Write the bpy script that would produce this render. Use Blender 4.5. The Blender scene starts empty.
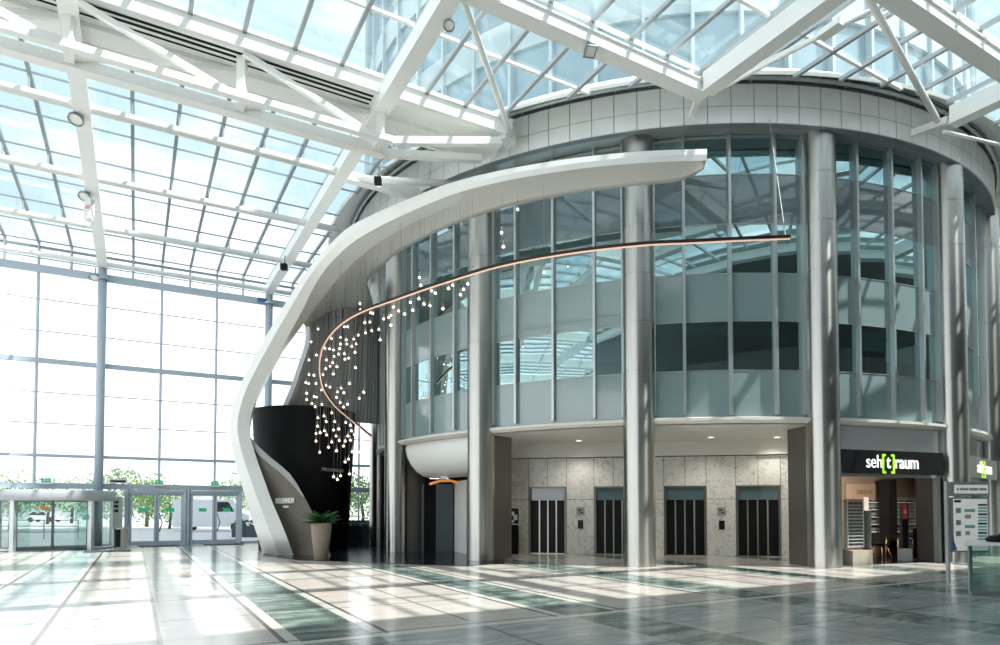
import bpy, bmesh, math, random
from mathutils import Vector, Matrix, noise
from mathutils.bvhtree import BVHTree
rnd = random.Random(7)
PI = math.pi
scn = bpy.context.scene
COL = scn.collection
def V(*a): return Vector(a)
# ------------------------------------------------------------------ camera maths (plan survey of the photograph)
FP, EYE, HOR, PITCH = 648.0, 1.7, 509.0, math.radians(1.8)
SHY = (HOR-322.5) - FP*math.tan(PITCH)
TH = math.radians(29.36)
WA = V(math.cos(TH), math.sin(TH), 0); PA = V(-math.sin(TH), math.cos(TH), 0)
def wp(w, p, z=0.0): return WA*w + PA*p + V(0, 0, z)
def ray(u, v):
    x = (u-500)/FP; y = -(v-322.5-SHY)/FP
    return V(x, math.cos(PITCH)-y*math.sin(PITCH), math.sin(PITCH)+y*math.cos(PITCH))
def atY(u, v, Y):
    r = ray(u, v); return r*(Y/r.y) + V(0, 0, EYE)
def atZ(u, v, Z=0.0):
    r = ray(u, v); return r*((Z-EYE)/r.z) + V(0, 0, EYE)
cam_d = bpy.data.cameras.new('camera'); cam = bpy.data.objects.new('camera', cam_d); COL.objects.link(cam)
cam.location = (0, 0, EYE); cam.rotation_euler = (PI/2+PITCH, 0, 0)
cam_d.sensor_width = 36; cam_d.lens = 36*FP/1000; cam_d.shift_y = SHY/1000
cam_d.clip_end = 2000
scn.camera = cam
scn.view_settings.view_transform = 'Standard'; scn.view_settings.look = 'None'
scn.view_settings.exposure = 0.9; scn.view_settings.gamma = 1; scn.view_settings.use_curve_mapping = False
scn.cycles.transparent_max_bounces = 32; scn.cycles.max_bounces = 10
scn.cycles.use_denoising = True
scn.cycles.sample_clamp_indirect = 6

# ------------------------------------------------------------------ materials
def new_mat(name):
    m = bpy.data.materials.new(name); m.use_nodes = True
    nt = m.node_tree; nt.nodes.clear()
    out = nt.nodes.new('ShaderNodeOutputMaterial')
    return m, nt, out
def mth(nt, op, a, b=None, c=None):
    n = nt.nodes.new('ShaderNodeMath'); n.operation = op
    for i, x in enumerate((a, b, c)):
        if x is None: continue
        if isinstance(x, (int, float)): n.inputs[i].default_value = x
        else: nt.links.new(x, n.inputs[i])
    return n.outputs[0]
def mixc(nt, f, a, b, blend='MIX'):
    n = nt.nodes.new('ShaderNodeMix'); n.data_type = 'RGBA'; n.blend_type = blend
    for k, x in ((0, f), (6, a), (7, b)):
        if isinstance(x, (int, float)): n.inputs[k].default_value = x
        elif isinstance(x, (tuple, list)): n.inputs[k].default_value = (*x[:3], 1)
        else: nt.links.new(x, n.inputs[k])
    return n.outputs[2]
def mat(name, col, rough=0.5, metal=0.0, var=0.06, scale=3.0, spec=0.5, coat=0.0, emit=None, es=0.0, stretch=None, bump=0.0):
    m, nt, out = new_mat(name)
    b = nt.nodes.new('ShaderNodeBsdfPrincipled')
    tc = nt.nodes.new('ShaderNodeTexCoord'); nz = nt.nodes.new('ShaderNodeTexNoise')
    nz.inputs['Scale'].default_value = scale; nz.inputs['Detail'].default_value = 4
    src = tc.outputs['Object']
    if stretch:
        mp = nt.nodes.new('ShaderNodeMapping'); mp.inputs['Scale'].default_value = stretch
        nt.links.new(src, mp.inputs[0]); src = mp.outputs[0]
    nt.links.new(src, nz.inputs['Vector'])
    lo = tuple(c*(1-var*2) for c in col); hi = tuple(min(1, c*(1+var*2)) for c in col)
    nt.links.new(mixc(nt, nz.outputs['Fac'], lo, hi), b.inputs['Base Color'])
    b.inputs['Roughness'].default_value = rough; b.inputs['Metallic'].default_value = metal
    b.inputs['Specular IOR Level'].default_value = spec; b.inputs['Coat Weight'].default_value = coat
    if emit: b.inputs['Emission Color'].default_value = (*emit, 1); b.inputs['Emission Strength'].default_value = es
    if bump:
        bp = nt.nodes.new('ShaderNodeBump'); bp.inputs['Strength'].default_value = bump
        nt.links.new(nz.outputs['Fac'], bp.inputs['Height']); nt.links.new(bp.outputs[0], b.inputs['Normal'])
    nt.links.new(b.outputs[0], out.inputs[0])
    return m
def glass(name, tint, refl=0.06, ior=1.45, gl=(1, 1, 1), rough=0.0, wob=0.0):
    m, nt, out = new_mat(name)
    t = nt.nodes.new('ShaderNodeBsdfTransparent'); t.inputs[0].default_value = (*tint, 1)
    g = nt.nodes.new('ShaderNodeBsdfGlossy'); g.inputs[0].default_value = (*gl, 1); g.inputs['Roughness'].default_value = rough
    lw = nt.nodes.new('ShaderNodeLayerWeight'); lw.inputs[0].default_value = 0.5
    f0 = min(0.9, ((ior-1)/(ior+1))**2*1.8+refl)          # both faces of a pane
    f = mth(nt, 'ADD', mth(nt, 'MULTIPLY', mth(nt, 'POWER', lw.outputs['Facing'], 5.0), 1.0-f0), f0); f = mth(nt, 'MINIMUM', f, 1.0)
    if wob:
        tc = nt.nodes.new('ShaderNodeTexCoord'); nz = nt.nodes.new('ShaderNodeTexNoise'); nz.inputs['Scale'].default_value = 0.7
        nt.links.new(tc.outputs['Object'], nz.inputs['Vector'])
        bp = nt.nodes.new('ShaderNodeBump'); bp.inputs['Strength'].default_value = wob; bp.inputs['Distance'].default_value = 0.1
        nt.links.new(nz.outputs['Fac'], bp.inputs['Height']); nt.links.new(bp.outputs[0], g.inputs['Normal'])
    mx = nt.nodes.new('ShaderNodeMixShader')
    nt.links.new(f, mx.inputs[0]); nt.links.new(t.outputs[0], mx.inputs[1]); nt.links.new(g.outputs[0], mx.inputs[2])
    nt.links.new(mx.outputs[0], out.inputs[0])
    return m
def floor_mat():
    m, nt, out = new_mat('polished_stone_floor')
    b = nt.nodes.new('ShaderNodeBsdfPrincipled')
    tc = nt.nodes.new('ShaderNodeTexCoord'); sp = nt.nodes.new('ShaderNodeSeparateXYZ')
    nt.links.new(tc.outputs['Object'], sp.inputs[0]); w, p = sp.outputs[0], sp.outputs[1]
    PER = 4.15
    a = mth(nt, 'MULTIPLY', mth(nt, 'FRACT', mth(nt, 'DIVIDE', mth(nt, 'ADD', w, 100*PER-1.88), PER)), PER)   # 0..PER, band is 0..1
    def between(x, lo, hi): return mth(nt, 'MULTIPLY', mth(nt, 'GREATER_THAN', x, lo), mth(nt, 'LESS_THAN', x, hi))
    band = between(a, 0.0, 0.98)
    white = mth(nt, 'MAXIMUM', between(a, 0.98, 1.14), between(a, PER-0.16, PER))
    dark = mth(nt, 'MAXIMUM', between(a, 1.14, 1.21), between(a, PER-0.23, PER-0.16))
    seam = between(a, 2.54, 2.60)
    PP = 2.45
    q = mth(nt, 'MULTIPLY', mth(nt, 'FRACT', mth(nt, 'DIVIDE', mth(nt, 'ADD', p, 100*PP-8.62), PP)), PP)
    pl = mth(nt, 'LESS_THAN', q, 0.07)
    seam = mth(nt, 'MAXIMUM', seam, pl)
    far = mth(nt, 'GREATER_THAN', p, 8.55)
    strip = between(p, 8.38, 8.55)
    # stone veining
    nz = nt.nodes.new('ShaderNodeTexNoise'); nz.inputs['Scale'].default_value = 1.3; nz.inputs['Detail'].default_value = 8; nz.inputs['Roughness'].default_value = 0.65
    nz.inputs['Distortion'].default_value = 0.6
    mp = nt.nodes.new('ShaderNodeMapping'); mp.inputs['Scale'].default_value = (0.7, 2.2, 1); nt.links.new(tc.outputs['Object'], mp.inputs[0]); nt.links.new(mp.outputs[0], nz.inputs['Vector'])
    n2 = nt.nodes.new('ShaderNodeTexNoise'); n2.inputs['Scale'].default_value = 0.22; nt.links.new(tc.outputs['Object'], n2.inputs['Vector'])
    def ramp(src, stops):
        r = nt.nodes.new('ShaderNodeValToRGB'); nt.links.new(src, r.inputs[0])
        el = r.color_ramp.elements
        while len(el) < len(stops): el.new(0.5)
        for e, (pos, c) in zip(el, stops): e.position = pos; e.color = (*c, 1)
        return r.outputs[0]
    v = nz.outputs['Fac']
    # one tone per tile
    cx = mth(nt, 'FLOOR', mth(nt, 'DIVIDE', mth(nt, 'ADD', w, 100*PER-1.88), PER/2)); cy = mth(nt, 'FLOOR', mth(nt, 'DIVIDE', mth(nt, 'ADD', p, 100*PP-8.62), PP))
    cb = nt.nodes.new('ShaderNodeCombineXYZ'); nt.links.new(cx, cb.inputs[0]); nt.links.new(cy, cb.inputs[1])
    wn = nt.nodes.new('ShaderNodeTexWhiteNoise'); nt.links.new(cb.outputs[0], wn.inputs['Vector'])
    beige = ramp(v, [(0.3, (0.56, 0.53, 0.48)), (0.7, (0.72, 0.69, 0.64))])
    pink = ramp(v, [(0.3, (0.52, 0.44, 0.39)), (0.7, (0.68, 0.59, 0.53))])
    fieldc = mixc(nt, mth(nt, 'MULTIPLY', wn.outputs['Value'], 0.75), beige, pink)
    grey = ramp(v, [(0.3, (0.23, 0.27, 0.27)), (0.52, (0.36, 0.40, 0.40)), (0.66, (0.58, 0.60, 0.57))])
    field = mixc(nt, far, grey, fieldc)
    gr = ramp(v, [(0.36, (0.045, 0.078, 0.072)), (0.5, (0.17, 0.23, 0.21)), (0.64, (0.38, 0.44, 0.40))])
    glare_band = ramp(v, [(0.36, (0.28, 0.32, 0.34)), (0.5, (0.40, 0.44, 0.46)), (0.64, (0.52, 0.56, 0.57))])
    gr = mixc(nt, mth(nt, 'LESS_THAN', w, 0.0), gr, glare_band)  # left bands paler: floor glare put into the stone colour
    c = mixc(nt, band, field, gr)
    c = mixc(nt, mth(nt, 'MULTIPLY', white, mth(nt, 'MAXIMUM', far, 0.15)), c, (0.66, 0.64, 0.58))
    c = mixc(nt, mth(nt, 'MULTIPLY', dark, far), c, (0.16, 0.13, 0.12))
    c = mixc(nt, mth(nt, 'MULTIPLY', mth(nt, 'MULTIPLY', seam, mth(nt, 'SUBTRACT', 1.0, band)), 0.7), c, (0.18, 0.15, 0.14))
    c = mixc(nt, strip, c, (0.70, 0.68, 0.62))
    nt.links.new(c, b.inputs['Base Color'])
    b.inputs['Roughness'].default_value = 0.17; b.inputs['Specular IOR Level'].default_value = 0.5
    bp = nt.nodes.new('ShaderNodeBump'); bp.inputs['Strength'].default_value = 0.03; bp.inputs['Distance'].default_value = 0.02
    nt.links.new(n2.outputs['Fac'], bp.inputs['Height']); nt.links.new(bp.outputs[0], b.inputs['Normal'])
    nt.links.new(b.outputs[0], out.inputs[0])
    return m
def marble_mat(name='pale_marble', lo=(0.42, 0.42, 0.39), hi=(0.68, 0.68, 0.63)):
    m, nt, out = new_mat(name)
    b = nt.nodes.new('ShaderNodeBsdfPrincipled'); tc = nt.nodes.new('ShaderNodeTexCoord')
    nz = nt.nodes.new('ShaderNodeTexNoise'); nz.inputs['Scale'].default_value = 5.0; nz.inputs['Detail'].default_value = 9; nz.inputs['Roughness'].default_value = 0.7; nz.inputs['Distortion'].default_value = 1.4
    nt.links.new(tc.outputs['Object'], nz.inputs['Vector'])
    r = nt.nodes.new('ShaderNodeValToRGB'); nt.links.new(nz.outputs['Fac'], r.inputs[0])
    el = r.color_ramp.elements; el.new(0.5)
    for e, (pos, c) in zip(el, [(0.36, lo), (0.47, hi), (0.7, tuple(min(1, x*1.12) for x in hi))]): e.position = pos; e.color = (*c, 1)
    nt.links.new(r.outputs[0], b.inputs['Base Color']); b.inputs['Roughness'].default_value = 0.22
    nt.links.new(b.outputs[0], out.inputs[0]); return m
def stripe_mat(name, a, bcol, freq, rough=0.6):
    m, nt, out = new_mat(name)
    b = nt.nodes.new('ShaderNodeBsdfPrincipled'); tc = nt.nodes.new('ShaderNodeTexCoord')
    nz = nt.nodes.new('ShaderNodeTexNoise'); nz.inputs['Scale'].default_value = 1.0; nz.inputs['Detail'].default_value = 3
    mp = nt.nodes.new('ShaderNodeMapping'); mp.inputs['Scale'].default_value = (freq, freq, 0.05)
    nt.links.new(tc.outputs['Object'], mp.inputs[0]); nt.links.new(mp.outputs[0], nz.inputs['Vector'])
    nt.links.new(mixc(nt, nz.outputs['Fac'], a, bcol), b.inputs['Base Color']); b.inputs['Roughness'].default_value = rough
    nt.links.new(b.outputs[0], out.inputs[0]); return m
M = {}
M['white_steel'] = mat('white_painted_steel', (0.88, 0.885, 0.86), 0.38, 0, 0.02)
M['grey_steel'] = mat('blue_grey_painted_steel', (0.44, 0.51, 0.58), 0.4, 0, 0.03)
M['bar'] = mat('grey_glazing_bar', (0.42, 0.46, 0.48), 0.4, 0.2, 0.03)
M['dark_bar'] = mat('dark_glazing_bar', (0.25, 0.29, 0.31), 0.4, 0.2, 0.03)
ANROT = 0.25
M['steel'] = mat('brushed_steel_cladding', (0.51, 0.51, 0.485), 0.24, 1.0, 0.05, 2.0, stretch=(6, 6, 0.4))
_nt = M['steel'].node_tree; _b = [n for n in _nt.nodes if n.type == 'BSDF_PRINCIPLED'][0]
_tg = _nt.nodes.new('ShaderNodeTangent'); _tg.direction_type = 'RADIAL'; _tg.axis = 'Z'
_nt.links.new(_tg.outputs[0], _b.inputs['Tangent']); _b.inputs['Anisotropic'].default_value = 0.85; _b.inputs['Anisotropic Rotation'].default_value = ANROT; _b.inputs['Roughness'].default_value = 0.29
M['alu'] = mat('satin_aluminium_panel', (0.82, 0.85, 0.84), 0.36, 0.35, 0.05, 1.2, bump=0.02)
M['alu_dark'] = mat('anodised_soffit_panel', (0.36, 0.41, 0.40), 0.35, 0.3, 0.05, 1.5)
M['mullion'] = mat('aluminium_mullion', (0.52, 0.56, 0.56), 0.35, 0.6, 0.03)
M['pier'] = mat('bronze_pier_cladding', (0.20, 0.19, 0.17), 0.35, 0.75, 0.06, 3, stretch=(8, 8, 0.4))
M['roof_glass'] = glass('roof_glass', (0.90, 0.96, 0.96), 0.02, 1.35)
M['wall_glass'] = glass('wall_glass', (0.95, 0.98, 0.98), 0.01, 1.3)
M['clear'] = glass('clear_glass', (0.86, 0.93, 0.91), 0.03, 1.45)
M['green_glass'] = glass('green_edge_glass', (0.90, 0.965, 0.945), 0.0, 1.45)
M['vision'] = glass('teal_vision_glass', (0.20, 0.38, 0.39), 0.42, 1.5, (0.66, 0.93, 0.97), 0.0, 0.012)
M['spandrel'] = mat('grey_green_spandrel_glass', (0.25, 0.345, 0.355), 0.12, 0, 0.03, 0.6, spec=0.8, coat=0.6)
M['spandrel_dark'] = mat('blue_grey_spandrel_glass', (0.085, 0.145, 0.165), 0.06, 0, 0.05, 0.6, spec=0.9, coat=0.7)
M['lift_black'] = mat('dark_lift_door', (0.010, 0.011, 0.012), 0.3, 0, 0.1, spec=0.15)
M['header_grey'] = mat('grey_header_paint', (0.42, 0.45, 0.47), 0.4, 0, 0.03)
M['plaster'] = mat('off_white_plaster', (0.74, 0.72, 0.67), 0.55, 0, 0.02)
M['ribbon'] = mat('satin_white_ribbon', (0.86, 0.86, 0.83), 0.35, 0, 0.02, 0.8)
M['soffit'] = mat('warm_white_soffit', (0.74, 0.72, 0.68), 0.45, 0, 0.04, 0.8, stretch=(1, 1, 1))
M['curtain'] = stripe_mat('ribbed_grey_curtain', (0.16, 0.165, 0.165), (0.36, 0.37, 0.36), 9.0, 0.5)
M['lip'] = mat('pale_grey_lip', (0.62, 0.65, 0.66), 0.4, 0, 0.03)
M['black'] = mat('matt_black_cladding', (0.009, 0.009, 0.010), 0.6, 0, 0.1, spec=0.15)
M['gloss_black'] = mat('gloss_black', (0.01, 0.011, 0.012), 0.08, 0, 0.1, coat=0.5)
M['brown'] = mat('taupe_panel', (0.145, 0.125, 0.10), 0.5, 0, 0.06)
M['taupe_edge'] = mat('taupe_edge', (0.34, 0.35, 0.33), 0.45, 0, 0.04)
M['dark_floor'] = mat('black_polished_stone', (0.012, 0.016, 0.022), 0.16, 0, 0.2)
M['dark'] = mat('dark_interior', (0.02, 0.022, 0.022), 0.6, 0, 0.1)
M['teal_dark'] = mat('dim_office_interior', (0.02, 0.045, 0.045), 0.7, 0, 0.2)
M['slab'] = mat('office_floor_slab', (0.22, 0.24, 0.23), 0.7)
M['blind'] = stripe_mat('green_vertical_blinds', (0.01, 0.045, 0.04), (0.06, 0.16, 0.14), 7.0)
M['sheer'] = mat('pale_blue_roller_blind', (0.42, 0.56, 0.60), 0.7, 0, 0.04)
M['marble'] = marble_mat()
M['copper'] = mat('copper_light_strip', (0.5, 0.3, 0.2), 0.3, 0.8, emit=(1.0, 0.66, 0.50), es=0.42)
M['bronze'] = mat('dark_bronze', (0.045, 0.035, 0.03), 0.3, 0.8)
M['bulb'] = glass('clear_blown_glass', (0.80, 0.80, 0.78), 0.14, 1.5)
M['led'] = mat('glowing_lamp', (1, 0.9, 0.8), 0.4, emit=(1.0, 0.76, 0.58), es=3.0)
M['wire'] = mat('thin_grey_wire', (0.36, 0.37, 0.37), 0.5, 0.3)
M['leaf'] = mat('fern_leaf', (0.035, 0.13, 0.03), 0.5, 0, 0.35, 5)
M['tree'] = mat('tree_leaf', (0.20, 0.34, 0.10), 0.6, 0, 0.35, 1.5)
M['tree_b'] = mat('grey_green_tree_leaf', (0.30, 0.40, 0.27), 0.6, 0, 0.3, 1.5)
M['bark'] = mat('bark', (0.12, 0.09, 0.07), 0.8, 0, 0.2, 8)
M['pot'] = mat('sand_stone_pot', (0.30, 0.25, 0.19), 0.65, 0, 0.12, 9, bump=0.2)
M['planter'] = mat('slate_planter', (0.055, 0.075, 0.085), 0.4, 0, 0.1)
M['soil'] = mat('soil', (0.05, 0.035, 0.025), 0.9, 0, 0.2, 20)
M['downlight'] = mat('downlight_lens', (1, 0.95, 0.85), 0.4, emit=(1, 0.93, 0.8), es=3.0)
M['sign_white'] = mat('backlit_white_letter', (0.9, 0.9, 0.9), 0.4, emit=(1, 1, 1), es=0.35)
M['sign_green'] = mat('lime_green_letter', (0.35, 0.75, 0.03), 0.4, emit=(0.4, 0.85, 0.03), es=0.45)
M['letter'] = mat('white_letter', (0.85, 0.85, 0.83), 0.4)
M['letter_grey'] = mat('grey_letter', (0.72, 0.72, 0.70), 0.3, 0.6)
M['gold'] = mat('gold_letter', (0.5, 0.36, 0.16), 0.35, 0.7)
M['exit_green'] = mat('exit_sign_green', (0.02, 0.30, 0.16), 0.4, emit=(0.02, 0.4, 0.2), es=0.25)
M['wood'] = mat('light_oak', (0.42, 0.28, 0.16), 0.5, 0, 0.12, 6, stretch=(1, 1, 8))
M['shop_brown'] = mat('shop_wall_brown', (0.20, 0.145, 0.10), 0.6, 0, 0.05)
M['rack_white'] = mat('white_rack', (0.80, 0.80, 0.78), 0.4, 0, 0.02)
M['beige_box'] = mat('travertine_plinth', (0.58, 0.50, 0.42), 0.5, 0, 0.08)
M['red'] = mat('red_print', (0.62, 0.08, 0.07), 0.5)
M['pink'] = mat('pink_print', (0.72, 0.35, 0.36), 0.5)
M['poster'] = mat('pale_map_print', (0.66, 0.68, 0.64), 0.3, 0, 0.03)
M['lit_panel'] = mat('backlit_sign_panel', (0.70, 0.72, 0.68), 0.3, 0, 0.03, emit=(0.8, 0.85, 0.8), es=0.14)
M['teal_print'] = mat('turquoise_print', (0.20, 0.52, 0.50), 0.4, 0, 0.1)
M['blue_print'] = mat('blue_print', (0.04, 0.13, 0.34), 0.4)
M['grey_print'] = mat('grey_print', (0.30, 0.31, 0.30), 0.4, 0, 0.2, 30)
M['peach_print'] = mat('peach_print', (0.60, 0.42, 0.32), 0.4, 0, 0.1)
M['mat_rug'] = mat('charcoal_entrance_mat', (0.05, 0.06, 0.065), 0.9, 0, 0.2, 60)
M['paving'] = mat('pale_paving', (0.56, 0.54, 0.55), 0.8, 0, 0.05, 0.5)
M['van_white'] = mat('white_van_paint', (0.75, 0.77, 0.80), 0.3, 0, 0.02, coat=0.4)
M['car_red'] = mat('red_car_paint', (0.50, 0.05, 0.03), 0.25, 0, 0.03, coat=0.6)
M['tyre'] = mat('tyre_rubber', (0.02, 0.02, 0.02), 0.8)
M['tower_glass'] = mat('blue_tower_glass', (0.34, 0.45, 0.50), 0.10, 0.15, 0.22, 0.35, spec=0.8)
M['tower_band'] = mat('blue_grey_tower_band', (0.52, 0.60, 0.63), 0.3, 0.1, 0.10, 0.5)
M['far_wall'] = mat('cream_hall_wall', (0.27, 0.28, 0.28), 0.6, 0, 0.05)
M['house'] = mat('pale_grey_facade', (0.60, 0.64, 0.68), 0.7, 0, 0.05)
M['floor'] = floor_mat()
M['orange'] = mat('warm_cove_light', (0.8, 0.35, 0.12), 0.5, emit=(1, 0.35, 0.1), es=0.22)

# ------------------------------------------------------------------ mesh builder
class MB:
    def __init__(s): s.v = []; s.f = []; s.smooth = []
    def quad(s, pts, sm=False):
        b = len(s.v); s.v += [Vector(p) for p in pts]; s.f.append(tuple(range(b, b+len(pts)))); s.smooth.append(sm); return s
    def grid(s, rows, close=False, sm=True, flip=False):
        b = len(s.v); n = len(rows[0])
        for r in rows: s.v += [Vector(p) for p in r]
        for i in range(len(rows)-1):
            for j in range(n if close else n-1):
                k = (j+1) % n
                q = (b+i*n+j, b+i*n+k, b+(i+1)*n+k, b+(i+1)*n+j)
                s.f.append(q[::-1] if flip else q); s.smooth.append(sm)
        return s
    def box(s, c, sz, ax=None):
        X, Y, Z = ax or (V(1, 0, 0), V(0, 1, 0), V(0, 0, 1)); c = Vector(c)
        h = [x/2 for x in sz]; b = len(s.v)
        for dz in (-1, 1):
            for dx, dy in ((-1, -1), (1, -1), (1, 1), (-1, 1)):
                s.v.append(c + X*(dx*h[0]) + Y*(dy*h[1]) + Z*(dz*h[2]))
        for f in ((3, 2, 1, 0), (4, 5, 6, 7), (0, 1, 5, 4), (1, 2, 6, 5), (2, 3, 7, 6), (3, 0, 4, 7)):
            s.f.append(tuple(b+i for i in f)); s.smooth.append(False)
        return s
    def beam(s, a, b_, wd, ht, up=V(0, 0, 1)):
        a = Vector(a); b_ = Vector(b_); d = b_-a; L = d.length; d = d/L
        if abs(d.dot(up)) > 0.98: up = V(0, 1, 0)
        sd = d.cross(up).normalized(); u2 = sd.cross(d).normalized()
        return s.box((a+b_)/2, (L, wd, ht), (d, -sd, u2))
    def tube(s, pts, r, n=8, caps=True):
        pts = [Vector(p) for p in pts]; rows = []; rr = r if isinstance(r, (list, tuple)) else [r]*len(pts)
        pu = None
        for i, p in enumerate(pts):
            d = (pts[min(i+1, len(pts)-1)]-pts[max(i-1, 0)]).normalized()
            up = pu if pu is not None else (V(0, 0, 1) if abs(d.z) < 0.9 else V(1, 0, 0))
            sd = d.cross(up).normalized(); up = sd.cross(d).normalized(); pu = up
            rows.append([p + (sd*math.cos(2*PI*k/n)+up*math.sin(2*PI*k/n))*rr[i] for k in range(n)])
        s.grid(rows, True, n > 5, True)
        if caps:
            s.quad(rows[0][::1]); s.quad(rows[-1][::-1])
        return s
    def lathe(s, prof, c=V(0, 0, 0), n=24, a0=0, a1=2*PI):
        c = Vector(c); full = abs(a1-a0-2*PI) < 1e-6; m = n if full else n+1
        rows = [[c + V(r*math.cos(a0+(a1-a0)*k/n), r*math.sin(a0+(a1-a0)*k/n), z) for k in range(m)] for r, z in prof]
        return s.grid(rows, full)
    def sweep(s, secs, close=True, sm=False, caps=True):
        s.grid(secs, close, sm)
        if caps: s.quad(secs[0][::-1]); s.quad(secs[-1])
        return s
    def build(s, name, m, parent=None, sm=None):
        off = Vector(parent.matrix_world.translation) if parent is not None and getattr(parent, '_w', None) is None else V(0, 0, 0)
        if parent is not None: off = WLOC.get(parent.name, V(0, 0, 0))
        me = bpy.data.meshes.new(name)
        me.from_pydata([tuple(p-off) for p in s.v], [], s.f)
        me.polygons.foreach_set('use_smooth', [bool(x) if sm is None else sm for x in s.smooth])
        bm = bmesh.new(); bm.from_mesh(me); bmesh.ops.remove_doubles(bm, verts=bm.verts, dist=1e-5)
        bmesh.ops.recalc_face_normals(bm, faces=bm.faces); bm.to_mesh(me); bm.free()
        me.update()
        o = bpy.data.objects.new(name, me); COL.objects.link(o); me.materials.append(M[m] if isinstance(m, str) else m)
        if parent is not None: o.parent = parent; WLOC[o.name] = WLOC.get(parent.name, V(0, 0, 0))
        return o
WLOC = {}
def tag(o, label=None, cat=None, group=None, kind=None):
    if label: o['label'] = label
    if cat: o['category'] = cat
    if group: o['group'] = group
    if kind: o['kind'] = kind
    return o
def thing(name, loc, label=None, cat=None, group=None, kind=None):
    o = bpy.data.objects.new(name, None); COL.objects.link(o); o.location = loc; o.empty_display_size = 0.2
    WLOC[o.name] = Vector(loc)
    return tag(o, label, cat, group, kind)
def dup(root, loc, rotz=0.0, label=None, group=None, scale=None):
    r = root.copy(); COL.objects.link(r); r.location = loc; r.rotation_euler = (0, 0, rotz)
    if scale: r.scale = (scale,)*3
    if label: r['label'] = label
    if group: r['group'] = group
    for ch in list(root.children):
        c = ch.copy(); COL.objects.link(c); c.parent = r
        for g in ch.children:
            d = g.copy(); COL.objects.link(d); d.parent = c
    return r
def text(name, body, size, m, parent, loc, right, up, ext=0.01, align='CENTER', shear=0.0, width=1.0):
    cu = bpy.data.curves.new('t', 'FONT'); cu.body = body; cu.size = size; cu.extrude = ext; cu.align_x = align; cu.align_y = 'CENTER'; cu.shear = shear
    if m[1] > 0: cu.offset = m[1]
    to = bpy.data.objects.new('t', cu); COL.objects.link(to)
    dg = bpy.context.evaluated_depsgraph_get(); dg.update()
    me = bpy.data.meshes.new_from_object(to.evaluated_get(dg)); me.name = name
    bpy.data.objects.remove(to)
    R = Vector(right).normalized(); U = Vector(up).normalized(); N = R.cross(U)
    off = WLOC.get(parent.name, V(0, 0, 0)) if parent else V(0, 0, 0)
    mt = Matrix((( R.x*width, U.x, N.x, loc[0]-off.x), (R.y*width, U.y, N.y, loc[1]-off.y), (R.z*width, U.z, N.z, loc[2]-off.z), (0, 0, 0, 1)))
    me.transform(mt); me.materials.clear(); me.materials.append(M[m[0]])
    o = bpy.data.objects.new(name, me); COL.objects.link(o)
    if parent: o.parent = parent
    return o

# ------------------------------------------------------------------ survey constants
C = V(7.63, 32.40, 0); RC = 13.47; RG = 13.3; T0 = math.radians(-14.881); SP = math.radians(22.971)
FC = V(7.15, 32.4, 0); RF = 14.2
def ring(c, R, t, z=0.0): return V(c.x+R*math.sin(t), c.y-R*math.cos(t), z)
WALLP = 34.4; W0 = -1.45; WS = 7.2; ROOF = 13.38
WMIN, WMAX = -23.05, 43.0
PURL = [31.94-2.2*k for k in range(-1, 14)]       # 34.14 ... 5.54, 3.34
PEDGE = 2.6
REND = 15.25
def clip_out(a, b, R=REND, c=FC):
    """pieces of the segment a-b that lie outside the circle"""
    d = b-a; f = V(a.x-c.x, a.y-c.y, 0); d2 = V(d.x, d.y, 0)
    A = d2.dot(d2); B = 2*f.dot(d2); Cc = f.dot(f)-R*R; D = B*B-4*A*Cc
    if D <= 0: return [(a, b)]
    t1 = (-B-math.sqrt(D))/(2*A); t2 = (-B+math.sqrt(D))/(2*A)
    out = []
    if t1 > 0.002: out.append((a, a+d*min(1, t1)))
    if t2 < 0.998: out.append((a+d*max(0, t2), b))
    if t1 >= 1 or t2 <= 0: return [(a, b)]
    return out

# ------------------------------------------------------------------ floor, ground
def rotated_slab(name, w0, w1, p0, p1, z0, z1, m):
    me = bpy.data.meshes.new(name); b = MB(); b.box(V((w0+w1)/2, (p0+p1)/2, (z0+z1)/2), (w1-w0, p1-p0, z1-z0))
    o = b.build(name, m); o.rotation_euler = (0, 0, TH); return o
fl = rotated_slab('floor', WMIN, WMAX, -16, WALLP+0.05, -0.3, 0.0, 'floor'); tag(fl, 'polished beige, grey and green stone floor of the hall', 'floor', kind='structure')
gr = rotated_slab('ground', -160, 160, WALLP+0.05, WALLP+200, -0.5, -0.06, 'paving'); tag(gr, 'pale paved forecourt outside the glass wall', 'ground', kind='structure')

# ------------------------------------------------------------------ glass entrance wall
wl = thing('wall_left', wp(5.75, WALLP), 'tall glazed entrance wall with blue grey steel frame', 'glass wall', kind='structure')
ZT = [2.72, 4.04, 5.45, 6.81, 8.19, 9.5, 10.9, 12.23]
WALLW1 = 20.15
g = MB()
wlist = [W0-WS*3+2.4*k for k in range(0, 19)]
doors = (-0.25, 4.55); 
for i in range(len(wlist)-1):
    a, b_ = wlist[i], wlist[i+1]
    zz = [0.05]+ZT+[12.7, 13.2]
    for j in range(len(zz)-1):
        if j == 0 and (a > -5 and b_ < 6): continue
        g.quad([wp(a, WALLP, zz[j]), wp(b_, WALLP, zz[j]), wp(b_, WALLP, zz[j+1]), wp(a, WALLP, zz[j+1])])
g.build('glazing', 'wall_glass', wl)
for i, w in enumerate(wlist):
    if (i % 3) == 0: continue
    MB().beam(wp(w, WALLP-0.02, 2.72 if -5 < w < 6 else 0), wp(w, WALLP-0.02, 12.2), 0.085, 0.10).build('mullion', 'grey_steel', wl)
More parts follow.
